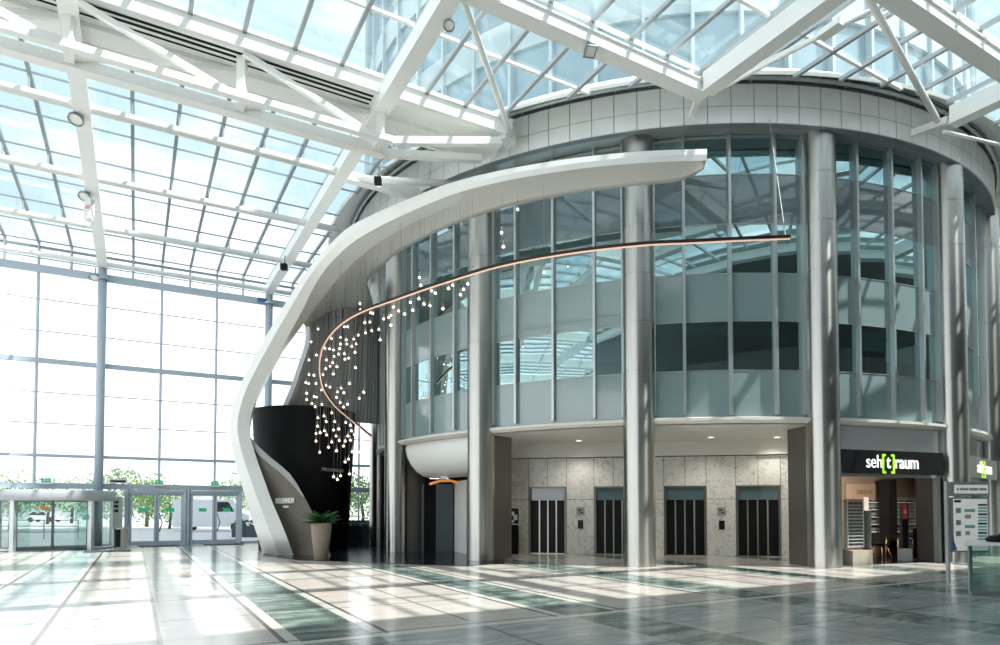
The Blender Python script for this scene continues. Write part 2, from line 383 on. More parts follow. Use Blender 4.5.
for z, h in zip(ZT, (0.24, 0.13, 0.045, 0.045, 0.21, 0.045, 0.045, 0.32)):
    MB().beam(wp(wlist[0], WALLP-0.05, z), wp(WALLW1, WALLP-0.05, z), 0.16 if h > 0.1 else 0.05, h).build('transom', 'grey_steel', wl)
MB().beam(wp(wlist[0], WALLP, 12.72), wp(WALLW1, WALLP, 12.72), 0.04, 0.04).beam(wp(wlist[0], WALLP, 13.2), wp(WALLW1, WALLP, 13.2), 0.12, 0.09).build('eaves_bar', 'dark_bar', wl)
m_ = MB()
for k in range(0, 36): m_.beam(wp(W0-WS*3+1.2*k, WALLP, 12.3), wp(W0-WS*3+1.2*k, WALLP, 13.3), 0.07, 0.09)
m_.build('eaves_posts', 'bar', wl)
MB().beam(wp(wlist[0], WALLP, 0.05), wp(-5.0, WALLP, 0.05), 0.1, 0.1).build('sill', 'grey_steel', wl)
for k in range(-3, 4):
    w = W0+WS*k
    c = MB(); c.tube([wp(w, WALLP-0.32, 0), wp(w, WALLP-0.32, 12.55)], 0.185, 16)
    c.lathe([(0.26, 12.05), (0.26, 12.12), (0.2, 12.2)], wp(w, WALLP-0.32), 16)
    o = c.build('wall_column', 'grey_steel'); tag(o, f'blue grey round steel post of the glass wall, ' + {-3: 'farthest to the left', -2: 'second farthest to the left', -1: 'out of frame at left', 0: 'rising behind the revolving door', 1: 'rising just left of the white ribbon', 2: 'behind the rotunda', 3: 'far behind the rotunda'}[k], 'post', kind='structure')

# ------------------------------------------------------------------ roof
ce = thing('ceiling', wp(0, 17, ROOF), 'flat glass roof with a grid of grey glazing bars', 'glass roof', kind='structure')
RAF = [W0+1.2*k for k in range(-18, 37)]
pl = sorted([PEDGE]+PURL+[WALLP])
def clip_poly(poly, R):
    cx = sum((p for p in poly), V(0, 0, 0))/len(poly); n = V(cx.x-FC.x, cx.y-FC.y, 0); 
    dmin = min((V(p.x-FC.x, p.y-FC.y, 0)).length for p in poly)
    if dmin > R: return poly
    n = n.normalized(); out = []
    for i in range(len(poly)):
        a, b_ = poly[i], poly[(i+1) % len(poly)]
        da = V(a.x-FC.x, a.y-FC.y, 0).dot(n)-R; db = V(b_.x-FC.x, b_.y-FC.y, 0).dot(n)-R
        if da >= 0: out.append(a)
        if da*db < 0: out.append(a+(b_-a)*(da/(da-db)))
    return out
g = MB()
for i in range(len(RAF)-1):
    for j in range(len(pl)-1):
        poly = [wp(RAF[i], pl[j], ROOF+0.05), wp(RAF[i+1], pl[j], ROOF+0.05), wp(RAF[i+1], pl[j+1], ROOF+0.05), wp(RAF[i], pl[j+1], ROOF+0.05)]
        q = clip_poly(poly, REND)
        if len(q) >= 3: g.quad(q)
g.build('roof_panes', 'roof_glass', ce)
for w in RAF:
    near, farm = MB(), MB(); hn = hf = False
    for a, b_ in clip_out(wp(w, PEDGE, ROOF), wp(w, 16.5, ROOF)): near.beam(a, b_, 0.10, 0.10); hn = True
    for a, b_ in clip_out(wp(w, 16.5, ROOF), wp(w, WALLP, ROOF)):
        farm.beam(a, b_, 0.10, 0.12); hf = True
    if hn: near.build('rafter', 'bar', ce)
    if hf: farm.build('rafter', 'dark_bar' if w < 14 else 'bar', ce)  # same rafters, darker colour stands for backlight in the left bay
for p_ in PURL:
    m_ = MB(); h = False
    for a, b_ in clip_out(wp(WMIN, p_, ROOF), wp(WMAX, p_, ROOF)):
        m_.beam(a, b_, 0.04 if p_ > 17 else 0.085, 0.05 if p_ > 17 else 0.07); h = True
    if h: m_.build('purlin', 'dark_bar' if p_ > 17 else 'white_steel', ce)  # same bars: sunlit white and backlit dark are put into the colour
# brackets that hang the tubes below the glazing
m_ = MB()
for p_ in (7.74, 12.14):
    for w in RAF:
        q = wp(w, p_, 0)
        if (V(q.x-FC.x, q.y-FC.y, 0)).length > 15.4: m_.beam(wp(w, p_, 12.95), wp(w, p_, ROOF), 0.03, 0.03); m_.box(wp(w, p_, ROOF-0.07), (0.12, 0.12, 0.06), (WA, PA, V(0, 0, 1)))
for p_ in (20.94, 25.34, 29.74, 34.1):
    for w in RAF:
        q = wp(w, p_, 0)
        if (V(q.x-FC.x, q.y-FC.y, 0)).length > 15.4: m_.beam(wp(w, p_, 12.8), wp(w, p_, ROOF), 0.035, 0.035)
m_.build('brackets', 'bar', ce)
def beam_obj(name, mb, label, m='white_steel', cat='roof beam', group=None): return tag(mb.build(name, m), label, cat, group, 'structure')
# cross tubes and girders parallel to the glass wall
for p_, r, z, lab in ((34.05, 0.11, 12.78, 'white roof tube closest to the glass wall'), (29.74, 0.12, 12.8, 'second white roof tube out from the glass wall'), (25.34, 0.125, 12.8, 'third white roof tube out from the glass wall'), (20.94, 0.13, 12.8, 'white roof tube beside the pale gutter truss')):
    m_ = MB()
    for a, b_ in clip_out(wp(WMIN, p_, z), wp(WMAX, p_, z), 14.25): m_.tube([a, b_], r, 10)
    beam_obj('roof_tube', m_, lab)
for p_, lab in ((12.14, 'broad white box girder ending at the middle of the metal fascia'), (7.74, 'broad white box girder crossing the upper right corner'), (3.34, 'white box girder nearest the camera, overhead')):
    m_ = MB(); w1 = {12.14: 13.1, 7.74: WMAX, 3.34: WMAX}[p_]
    m_.beam(wp(WMIN, p_, 12.85), wp(w1, p_, 12.85), 0.34, 0.26); m_.beam(wp(WMIN, p_-0.0, 12.69), wp(w1, p_, 12.69), 0.42, 0.05); m_.beam(wp(WMIN, p_, 13.0), wp(w1, p_, 13.0), 0.42, 0.05)
    beam_obj('roof_girder', m_, lab)
# girders at right angles to the glass wall
GL = {-3: 'white roof girder far outside the left edge', -2: 'white roof girder second from the left outside', -1: 'white roof girder just outside the left edge', 0: 'white girder meeting the grey post behind the revolving door', 1: 'white girder meeting the grey post beside the white ribbon', 2: 'white girder running from the fascia to the top edge above the middle', 3: 'white girder meeting the fascia at the far right', 4: 'white girder beyond the right edge', 5: 'farthest white girder beyond the right edge'}
for k in range(-3, 6):
    w = W0+WS*k; m_ = MB(); done = False
    pend = {2: 11.9, 3: 9.5}.get(k, None)
    segs = [(wp(w, PEDGE, 12.9), wp(w, pend, 12.9))] if pend else clip_out(wp(w, PEDGE, 12.9), wp(w, WALLP-0.2, 12.9), 14.4)
    for a, b_ in segs:
        if (b_-a).length < 0.5: continue
        m_.beam(a, b_, 0.30, 0.5); done = True
        m_.beam(a+V(0, 0, -0.26), b_+V(0, 0, -0.26), 0.40, 0.05)
    if done: beam_obj('roof_girder', m_, GL[k])
# node brackets to the fascia
for w, p_, lab in ((12.95, 12.1, 'white steel bracket on the fascia under the two middle girders'), (20.15, 9.7, 'white steel bracket on the fascia at the far right')):
    a = wp(w, p_, 12.85); d = (FC-a); d.z = 0; d.normalize(); e = FC - d*14.15; e.z = 13.05
    m_ = MB(); m_.beam(a - d*0.1, e, 0.14, 0.2)
    beam_obj('girder_bracket', m_, lab, cat='bracket')
# gutter box with black slots and its hanging truss
gu = thing('roof_gutter', wp(0, 17.2, 13.0), 'long white box gutter with black slots running into the fascia', 'gutter', kind='structure')
ge = 9.75
m_ = MB()
m_.beam(wp(WMIN, 16.62, 13.2), wp(ge, 16.62, 13.2), 0.12, 0.44).beam(wp(WMIN, 17.5, 13.02), wp(ge, 17.5, 13.02), 1.75, 0.08)
m_.beam(wp(WMIN, 16.62, 13.42), wp(ge, 16.62, 13.42), 0.22, 0.06).beam(wp(WMIN, 18.35, 13.1), wp(ge, 18.35, 13.1), 0.12, 0.35)
m_.beam(wp(WMIN, 17.75, 12.93), wp(ge, 17.75, 12.93), 0.55, 0.12)
m_.build('box', 'white_steel', gu)
for p_, wd_ in ((16.84, 0.07), (17.02, 0.07), (17.22, 0.045)):
    MB().beam(wp(WMIN, p_, 12.975), wp(5.5, p_, 12.975), wd_, 0.03).build('slot', 'black', gu)
beam_obj('gutter_bracket', MB().beam(wp(ge-0.3, 16.7, 13.05), wp(9.95, 16.95, 13.05), 0.3, 0.4), 'white steel bracket where the gutter meets the fascia', cat='bracket')
tr = thing('roof_truss', wp(0, 17.2, 11.9), 'white truss of twin tubes hanging below the gutter', 'truss', kind='structure')
CZ = 11.85
for p_, r in ((16.75, 0.10), (17.45, 0.15)):
    MB().beam(wp(WMIN, p_, CZ), wp(6.0, p_, CZ), r*2, r*1.7).build('chord', 'white_steel', tr)
m_ = MB(); 
for k in range(-6, 3): m_.beam(wp(W0+3.6*k, 16.7, CZ), wp(W0+3.6*k, 17.5, CZ), 0.2, 0.12)
m_.build('chord_ties', 'white_steel', tr)
for k in range(-6, 3):
    w = W0+3.6*k
    MB().beam(wp(w, 16.95, CZ), wp(w, 16.95, 13.0), 0.20, 0.20).build('post', 'white_steel', tr)
    if k < 2:
        MB().beam(wp(w, 16.75, 12.95), wp(w+3.6, 16.95, CZ+0.05), 0.13, 0.13).build('diagonal', 'white_steel', tr)
        MB().beam(wp(w, 17.2, CZ+0.05), wp(w+3.6, 17.5, 12.95), 0.13, 0.13).build('diagonal', 'white_steel', tr)
MB().beam(wp(6.0, 16.8, CZ), wp(9.4, 16.7, 12.75), 0.2, 0.2).build('end_strut', 'white_steel', tr)
MB().beam(wp(6.0, 17.5, CZ), wp(9.2, 17.6, 12.6), 0.22, 0.2).build('end_strut', 'white_steel', tr)
beam_obj('wind_brace', MB().tube([wp(9.65, 16.5, 12.95), wp(6.0, 12.4, 12.95)], 0.085, 10), 'slanting white tube from the gutter end up towards the top edge', cat='brace')
beam_obj('wind_brace', MB().tube([wp(20.1, 9.85, 12.95), wp(13.7, 8.1, 12.95)], 0.085, 10), 'slanting white tube landing on the right end of the fascia', cat='brace')
beam_obj('wind_brace', MB().tube([wp(5.9, 21.0, 12.7), wp(9.2, 19.6, 12.7)], 0.12, 8).beam(wp(5.9, 20.9, 12.7), wp(9.0, 20.9, 12.7), 0.3, 0.3), 'white stub beam from the second girder to the left side of the fascia', cat='brace')
beam_obj('tie_rod', MB().tube([wp(13.2, 11.9, 12.75), wp(14.0, 9.9, 13.0), wp(14.5, 7.9, 13.0)], 0.055, 8).tube([wp(13.2, 11.9, 12.9), wp(14.35, 9.0, 13.1), wp(14.9, 7.9, 13.1)], 0.05, 8).box(wp(14.15, 9.2, 13.02), (0.3, 0.55, 0.14), (WA, PA, V(0, 0, 1))), 'pair of thin white tie rods with a forked joint near the upper right girder', cat='tie rod')
beam_obj('tie_rod', MB().tube([wp(20.1, 9.7, 12.55), wp(22.5, 9.2, 12.55)], 0.05, 8), 'thin white rod running right from the far right bracket', cat='tie rod')

# floodlights and small fittings on the girders
def floodlight(loc, r, label, square=False, tilt=V(0.1, -0.5, -1)):
    t = thing('floodlight', loc, label, 'floodlight')
    d = Vector(tilt).normalized(); sd = d.cross(V(0, 0, 1)).normalized(); up = sd.cross(d)
    n = 4 if square else 18; a0 = PI/4 if square else 0
    loc = Vector(loc)
    def rg(R, off): return [loc+d*off+(sd*math.cos(a0+2*PI*k/n)+up*math.sin(a0+2*PI*k/n))*R for k in range(n)]
    MB().sweep([rg(r*0.5, -0.16), rg(r, -0.02), rg(r, 0.05), rg(r*0.84, 0.05), rg(r*0.8, 0.02)], caps=False).quad(rg(r*0.5, -0.16)).build('housing', 'dark_bar', t)
    MB().quad(rg(r*0.82, 0.025)).build('lens', 'letter', t)
    MB().tube([loc-d*0.16, loc-d*0.16+V(0, 0, 0.3)], 0.03, 6).build('arm', 'bar', t)
    return t
floodlight(atZ(76, 119, 12.5), 0.20, 'round floodlight higher up on the white girder at upper left')
floodlight(atZ(84.5, 196, 12.5), 0.20, 'round floodlight lower down on the white girder at upper left')
floodlight(atZ(590, 51, 12.52), 0.20, 'square floodlight hanging under the broad girder above the fascia', True)
floodlight(atZ(449, 25, 12.55), 0.13, 'round floodlight beside the girder near the top edge')
floodlight(wp(-1.75, 34.0, 12.1), 0.22, 'floodlight clamped to the top of the grey wall post')
t = thing('lantern', atZ(89.5, 207, 12.1), 'white hanging lantern strip beside the upper left girder', 'lantern')
lp = WLOC[t.name]
MB().box(lp+V(0, 0, -0.1), (0.22, 0.22, 0.75)).build('shade', 'rack_white', t); MB().box(lp+V(0, -0.115, -0.05), (0.16, 0.01, 0.12)).build('print', 'pink', t)
MB().tube([lp+V(0, 0, 0.27), V(lp.x, lp.y, 12.75)], 0.012, 5).build('cord', 'wire', t)
t = thing('loudspeaker', atZ(284, 267, 12.3), 'small black loudspeaker fixed to the girder above the ribbon', 'loudspeaker'); lp = WLOC[t.name]
MB().box(lp, (0.26, 0.22, 0.26)).build('cabinet', 'black', t); MB().tube([lp+V(0, 0, 0.1), lp+V(0.05, 0, 0.5)], 0.03, 6).build('bracket', 'dark_bar', t)
t = thing('loudspeaker', atZ(378, 181, 12.3), 'small black loudspeaker where the second girder meets the stub beam', 'loudspeaker'); lp = WLOC[t.name]
MB().box(lp, (0.22, 0.2, 0.22)).build('cabinet', 'black', t); MB().tube([lp, lp+V(0.05, 0, 0.45)], 0.03, 6).build('bracket', 'dark_bar', t)
t = thing('security_camera', wp(5.45, 34.05, 12.2), 'dark blue security camera on the post beside the ribbon', 'camera'); lp = WLOC[t.name]
MB().box(lp, (0.5, 0.2, 0.2), (WA, PA, V(0, 0, 1))).build('body', 'blue_print', t); MB().tube([lp, lp+PA*0.25+V(0, 0, 0.1)], 0.04, 6).build('mount', 'dark_bar', t)

# hall behind and beside the camera (solid roof, end wall)
tag(rotated_slab('ceiling_slab', WMIN, WMAX, -16.5, PEDGE, 13.1, 14.0, 'slab'), 'solid ceiling over the near end of the hall', 'ceiling', kind='structure')
bw = thing('wall_back', wp(10, -16, 0), 'gallery wall of the hall behind the viewpoint', 'wall', kind='structure')
MB().box(wp(10, -16.2, 6.6), (WMAX-WMIN, 0.4, 13.2), (WA, PA, V(0, 0, 1))).build('wall_face', 'far_wall', bw)
for k in range(9):
    MB().box(wp(WMIN+5+7*k, -15.95, 2.2), (5.0, 0.1, 3.6), (WA, PA, V(0, 0, 1))).build('shopfront', 'gloss_black', bw)
    MB().box(wp(WMIN+5+7*k, -15.95, 8.2), (5.4, 0.1, 2.6), (WA, PA, V(0, 0, 1))).build('gallery_window', 'teal_dark', bw)
tag(MB().box(wp(WMAX+0.2, 9, 6.6), (0.4, 51, 13.2), (WA, PA, V(0, 0, 1))).build('wall_right', 'plaster'), 'plain wall far beyond the right edge', 'wall', kind='structure')

# ------------------------------------------------------------------ rotunda
def arc(R, t0, t1, n, z, c=C): return [ring(c, R, t0+(t1-t0)*i/n, z) for i in range(n+1)]
D = math.radians
# facade bays
ROWS = [4.45, 5.82, 7.29, 8.73, 10.22, 11.73, 12.93]
BAYN = {-4: 1, -3: 2, -2: 3, -1: 4, 0: 5, 1: 6, 2: 7, 3: 8}
BLAB = {-4: 'teal glazed bay at the hidden far left of the rotunda', -3: 'narrow teal glazed bay at the left edge of the rotunda', -2: 'tall teal glazed bay above the curved white entrance hood', -1: 'tall teal glazed bay above the left lobby opening', 0: 'tall teal glazed bay above the right lobby opening', 1: 'tall teal glazed bay above the shop', 2: 'narrow teal glazed bay behind the rightmost steel columns', 3: 'teal glazed bay beyond the right edge'}
for k in range(-4, 4):
    ta = T0+SP*k; edges = [ta+SP*i/4 for i in range(5)]
    wn = thing(f'window_{BAYN[k]}', ring(C, RG, ta+SP/2, 4.4), BLAB[k], 'window', kind='structure')
    vis, sp1, sp2, tr_ = MB(), MB(), MB(), MB()
    for i in range(4):
        for r in range(6):
            q = [ring(C, RG, edges[i], ROWS[r]), ring(C, RG, edges[i+1], ROWS[r]), ring(C, RG, edges[i+1], ROWS[r+1]), ring(C, RG, edges[i], ROWS[r+1])]
            if r in (1, 3, 5): vis.quad(q)
            elif r == 4: sp2.quad(q)
            else: sp1.quad(q)
        for z in ROWS[:-1]:
            tr_.beam(ring(C, RG+0.0, edges[i], z), ring(C, RG+0.0, edges[i+1], z), 0.03, 0.025)
        tr_.beam(ring(C, RG+0.02, edges[i], 12.86), ring(C, RG+0.02, edges[i+1], 12.86), 0.08, 0.07)
    vis.build('vision_glazing', 'vision', wn); sp1.build('spandrel_glazing', 'spandrel', wn); sp2.build('upper_spandrel_glazing', 'spandrel_dark', wn)
    tr_.build('transoms', 'alu_dark', wn)
    for i in range(0, 5):
        off = 0.0
        t = edges[i]
        if i == 0: t += D(2.0)
        if i == 4: t -= D(2.0)
        n = ring(V(0, 0, 0), 1, t); tg = V(math.cos(t), math.sin(t), 0)
        MB().box(ring(C, RG+0.05, t, 8.74), (0.075, 0.20, 8.5), (tg, n, V(0, 0, 1))).build('mullion', 'mullion', wn)
    # blinds hanging behind some of the lower panes
    for i in range(4):
        ch = (k*5+i*3) % 7
        if k in (-1, 0, 1, 2, -2):
            zt, zb, mm = {0: (7.3, 5.9, 'blind'), 1: (7.2, 6.6, 'sheer'), 2: (7.2, 5.8, 'blind'), 3: None or (7.2, 7.0, 'sheer'), 4: (6.9, 6.3, 'sheer'), 5: (7.2, 5.8, 'blind'), 6: (7.2, 6.9, 'blind')}[ch]
            s_ = 0.15 if mm == 'blind' else 0.0
            a, b_ = edges[i]+D(0.25), edges[i+1]-D(0.25)
            if ch in (0, 5): a = edges[i]+(edges[i+1]-edges[i])*0.45
            MB().box((ring(C, RG-0.25, a, (zt+zb)/2)+ring(C, RG-0.25, b_, (zt+zb)/2))/2, ((ring(C, RG, a)-ring(C, RG, b_)).length, 0.03, zt-zb), (V(math.cos((a+b_)/2), math.sin((a+b_)/2), 0), ring(V(0, 0, 0), 1, (a+b_)/2), V(0, 0, 1))).build('blind', mm, wn)
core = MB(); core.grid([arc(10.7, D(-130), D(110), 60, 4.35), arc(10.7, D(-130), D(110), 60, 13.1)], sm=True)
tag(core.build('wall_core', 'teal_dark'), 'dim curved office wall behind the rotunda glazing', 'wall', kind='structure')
for z, nm in ((5.1, 'lowest office floor edge behind the glazing'), (8.1, 'middle office floor edge behind the glazing'), (11.1, 'top office floor edge behind the glazing')):
    m_ = MB(); n = 60
    sec = [[ring(C, r, D(-125)+D(230)*i/n, z+dz) for r, dz in ((10.7, -0.55), (13.12, -0.55), (13.12, 0.55), (10.7, 0.55))] for i in range(n+1)]
    m_.sweep(sec, True, False); tag(m_.build('floor_slab', 'slab'), nm, 'floor slab', kind='structure')
# ledge under the glazing
n = 96
sec = [[ring(C, r, D(-110)+D(190)*i/n, z) for r, z in ((11.5, 4.22), (13.46, 4.22), (13.58, 4.30), (13.58, 4.38), (13.27, 4.44), (11.5, 4.44))] for i in range(n+1)]
tag(MB().sweep(sec, True, True).build('trim_1', 'plaster', sm=False), 'curved off-white ledge under the rotunda glazing', 'ledge', kind='structure')
# soffit + fascia
n = 110
TS, TE = D(-125), D(110)
sec = [[ring(FC, r, TS+(TE-TS)*i/n, z) for r, z in ((12.2, 13.08), (14.12, 12.8), (14.12, 13.0), (12.2, 13.2))] for i in range(n+1)]
tag(MB().sweep(sec, True, False).build('trim_2', 'alu_dark'), 'dark metal soffit ring above the tall columns', 'soffit', kind='structure')
fa = thing('trim_3', V(FC.x, FC.y-RF, 13.3), 'curved satin metal fascia of square panels at the top of the rotunda', 'fascia', kind='structure')
sec = [[ring(FC, r, TS+(TE-TS)*i/n, z) for r, z in ((13.9, 12.78), (14.17, 12.78), (14.17, 13.86), (13.9, 13.86))] for i in range(n+1)]
MB().sweep(sec, True, False).build('backing', 'dark_bar', fa)
pn = MB(); NP = 88; dt = (TE-TS)/NP
for i in range(NP):
    a, b_ = TS+dt*i+D(0.05), TS+dt*(i+1)-D(0.05)
    for z0, z1 in ((12.75, 13.235), (13.25, 13.88)):
        rows = []
        for j in range(3):
            t = a+(b_-a)*j/2; rows.append([ring(FC, r, t, z) for r, z in ((14.16, z0), (14.205, z0), (14.205, z1), (14.16, z1))])
        pn.sweep(rows, True, False)
pn.build('panels', 'alu', fa)
# gutter recess, rails and flashing over the fascia
rt = thing('trim_4', V(FC.x, FC.y-14.3, 14.0), 'dark recess with a curved pipe rail above the fascia', 'gutter', kind='structure')
sec = [[ring(FC, r, TS+(TE-TS)*i/n, z) for r, z in ((13.6, 13.84), (14.1, 13.84), (14.1, 14.35), (13.6, 14.35))] for i in range(n+1)]
MB().sweep(sec, True, False).build('recess', 'dark_bar', rt)
MB().tube(arc(14.3, TS, TE, 110, 14.0, FC), 0.06, 8).build('pipe_rail', 'mullion', rt)
MB().tube(arc(14.32, TS, TE, 110, 14.16, FC), 0.045, 8).build('pipe_rail', 'dark_bar', rt)
m_ = MB()
for i in range(0, 60):
    t = TS+(TE-TS)*i/60; m_.box(ring(FC, 14.2, t, 14.05), (0.05, 0.22, 0.12), (V(math.cos(t), math.sin(t), 0), ring(V(0, 0, 0), 1, t), V(0, 0, 1)))
m_.build('rail_clips', 'mullion', rt)
sec = [[ring(FC, r, TS+(TE-TS)*i/n, z) for r, z in ((14.05, 14.30), (14.4, 14.22), (15.27, 13.42), (15.33, 13.50), (14.05, 14.40))] for i in range(n+1)]
MB().sweep(sec, True, False).build('flashing', 'white_steel', rt)
# tower above the roof
tw = thing('tower', V(FC.x, FC.y, 14.3), 'round blue glass office tower rising above the glass roof', 'tower')
n = 96
MB().grid([[ring(FC, 13.5, 2*PI*i/n, z) for i in range(n)] for z in (14.2, 70)], True, True).build('glass_shaft', 'tower_glass', tw)
m_ = MB()
for zf in range(14):
    z = 16.5+3.6*zf
    m_.grid([[ring(FC, r, 2*PI*i/n, zz) for i in range(n)] for r, zz in ((13.5, z), (13.62, z), (13.62, z+1.1), (13.5, z+1.1))], True, False)
m_.build('floor_bands', 'tower_band', tw)
m_ = MB()
for i in range(60):
    t = 2*PI*i/60; m_.box(ring(FC, 13.6, t, 42), (0.10, 0.25, 55), (V(math.cos(t), math.sin(t), 0), ring(V(0, 0, 0), 1, t), V(0, 0, 1)))
m_.build('fins', 'tower_band', tw)
MB().lathe([(13.4, 14.25), (0.1, 14.25)], FC, 64).build('roof_deck', 'dark_bar', tw)

# columns with piers
KL = {-4: 'steel clad column hidden behind the rotunda', -3: 'thin looking steel column at the left edge of the rotunda', -2: 'tall steel column left of the curved white entrance hood', -1: 'tall steel column between the entrance hood and the left lobby opening', 0: 'tall steel column standing free between the two lobby openings', 1: 'tall steel column between the right lobby opening and the shop', 2: 'tall steel column behind the information sign', 3: 'tall steel column cut by the right edge', 4: 'steel clad column beyond the right edge'}
for k in range(-4, 5):
    t = T0+SP*k; b0 = ring(C, RC, t)
    cl = thing('column', b0, KL[k], 'column', kind='structure')
    prof = []; z = 0.0; RAD = 0.465
    prof += [(RAD, 0.0)]
    while z < 12.9:
        z2 = min(z+1.45, 13.06)
        prof += [(RAD, z+0.006), (RAD, z2-0.006), (RAD-0.012, z2-0.005), (RAD-0.012, z2+0.005)]; z = z2
    c_ = MB().lathe(prof, b0, 40); c_.build('shaft', 'steel', cl, sm=True)
    n_ = ring(V(0, 0, 0), 1, t); tg = V(math.cos(t), math.sin(t), 0)
    pd = 0.75 if k == 2 else 1.1
    MB().box(b0-n_*(0.2+pd/2)+V(0, 0, 2.1), (0.62, pd, 4.2), (tg, n_, V(0, 0, 1))).build('pier', 'pier', cl)
for o in bpy.data.objects:
    if o.name.startswith('shaft'):
        # keep the joints crisp
        md = o.modifiers.new('split', 'EDGE_SPLIT'); md.split_angle = D(40)

# ------------------------------------------------------------------ lift lobby
L0 = atY(505, 509, 25.0); L1 = atY(806, 509, 22.9); L0.z = L1.z = 0
LD = (L1-L0).normalized(); LN = V(LD.y, -LD.x, 0)          # LN faces the hall
if LN.y > 0: LN = -LN
def onwall(u, z=0.0):
    r = ray(u, 509); r.z = 0; r.normalize()
    den = r.x*LD.y-r.y*LD.x; s = (L0.x*LD.y-L0.y*LD.x)/den
    q = r*s; return V(q.x, q.y, z)
def lpos(q): return (Vector((q.x, q.y, 0))-L0).dot(LD)
LLEN = (L1-L0).length
DT = 2.55
ELU = [(528.5, 566.5), (594, 633), (664, 706.5), (736, 781)]
els = [(lpos(onwall(a)), lpos(onwall(b_))) for a, b_ in ELU]
wb = thing('wall_lobby', (L0+L1)/2, 'pale veined marble wall of the lift lobby', 'wall', kind='structure')
joints = []
x = 0.0
pan = MB()
cuts = sorted([0.0, LLEN]+[e for pr in els for e in pr])
def lp_(s_, z, o=0.0): return L0+LD*s_+LN*o+V(0, 0, z)
for i in range(len(cuts)-1):
    a, b_ = cuts[i], cuts[i+1]
    opening = any(abs(a-p0) < 1e-6 and abs(b_-p1) < 1e-6 for p0, p1 in els)
    nn = max(1, round((b_-a)/0.75))
    for j in range(nn):
        s0 = a+(b_-a)*j/nn+0.008; s1 = a+(b_-a)*(j+1)/nn-0.008
        for z0, z1 in (((DT, 3.62),) if opening else ((0.0, 2.05), (2.065, 3.62))):
            pan.box(lp_((s0+s1)/2, (z0+z1)/2+0.0, -0.02), (s1-s0, 0.04, z1-z0-0.0), (LD, LN, V(0, 0, 1)))
pan.build('marble_panels', 'marble', wb)
bk = MB()
for i in range(len(cuts)-1):
    a, b_ = cuts[i], cuts[i+1]
    opening = any(abs(a-p0) < 1e-6 and abs(b_-p1) < 1e-6 for p0, p1 in els)
    z0 = DT if opening else 0.0
    bk.box(lp_((a+b_)/2, (z0+3.7)/2, -0.13), (b_-a, 0.17, 3.7-z0), (LD, LN, V(0, 0, 1)))
bk.build('wall_core', 'dark', wb)
MB().box(lp_(LLEN/2, 3.95, 0.05), (LLEN+0.3, 0.3, 0.6), (LD, LN, V(0, 0, 1))).build('bulkhead', 'plaster', wb)
# lobby ceiling
m_ = MB(); pts = [ring(C, 13.44, D(-38)+D(46)*i/24, 4.19) for i in range(25)] + [lp_(LLEN, 4.19, -0.2), lp_(0, 4.19, -0.2)]
m_.quad(pts); m_.quad([p+V(0, 0, 0.15) for p in pts][::-1])
tag(m_.build('ceiling_lobby', 'plaster'), 'off-white ceiling of the lift lobby', 'ceiling', kind='structure')
for (u, v), lb in zip(((522, 444.8), (578.6, 440.5), (711, 437), (777, 437)), ('first', 'second', 'third', 'fourth')):
    q = atZ(u, v, 4.185); t = thing('downlight', q, f'recessed ceiling downlight in the lift lobby, {lb} from the left', 'downlight', 'lobby downlights')
    MB().lathe([(0.16, 0), (0.17, -0.02), (0.12, -0.02), (0.11, 0.0)], q, 20).build('rim', 'letter', t); MB().lathe([(0.0, -0.006), (0.115, -0.006)], q, 20).build('lens', 'downlight', t)
    ld = bpy.data.lights.new('lobby_lamp', 'SPOT'); ld.energy = 55; ld.color = (1, 0.94, 0.84); ld.spot_size = 2.3; ld.spot_blend = 0.7; ld.shadow_soft_size = 0.1
    lo = bpy.data.objects.new('lobby_lamp', ld); COL.objects.link(lo); lo.location = q-V(0, 0, 0.06)
# side walls of the lobby
for a, b_, nm, lb in ((ring(C, RC-1.2, T0-SP, 0), L0, 'wall_lobby_left', 'pale side wall at the left end of the lift lobby'), (ring(C, RC-1.2, T0+SP, 0), L1, 'wall_lobby_right', 'pale side wall at the right end of the lift lobby')):
    d = b_-a; tag(MB().beam(a+V(0, 0, 2.1), b_+V(0, 0, 2.1), 0.12, 4.2).build(nm, 'plaster'), lb, 'wall', kind='structure')
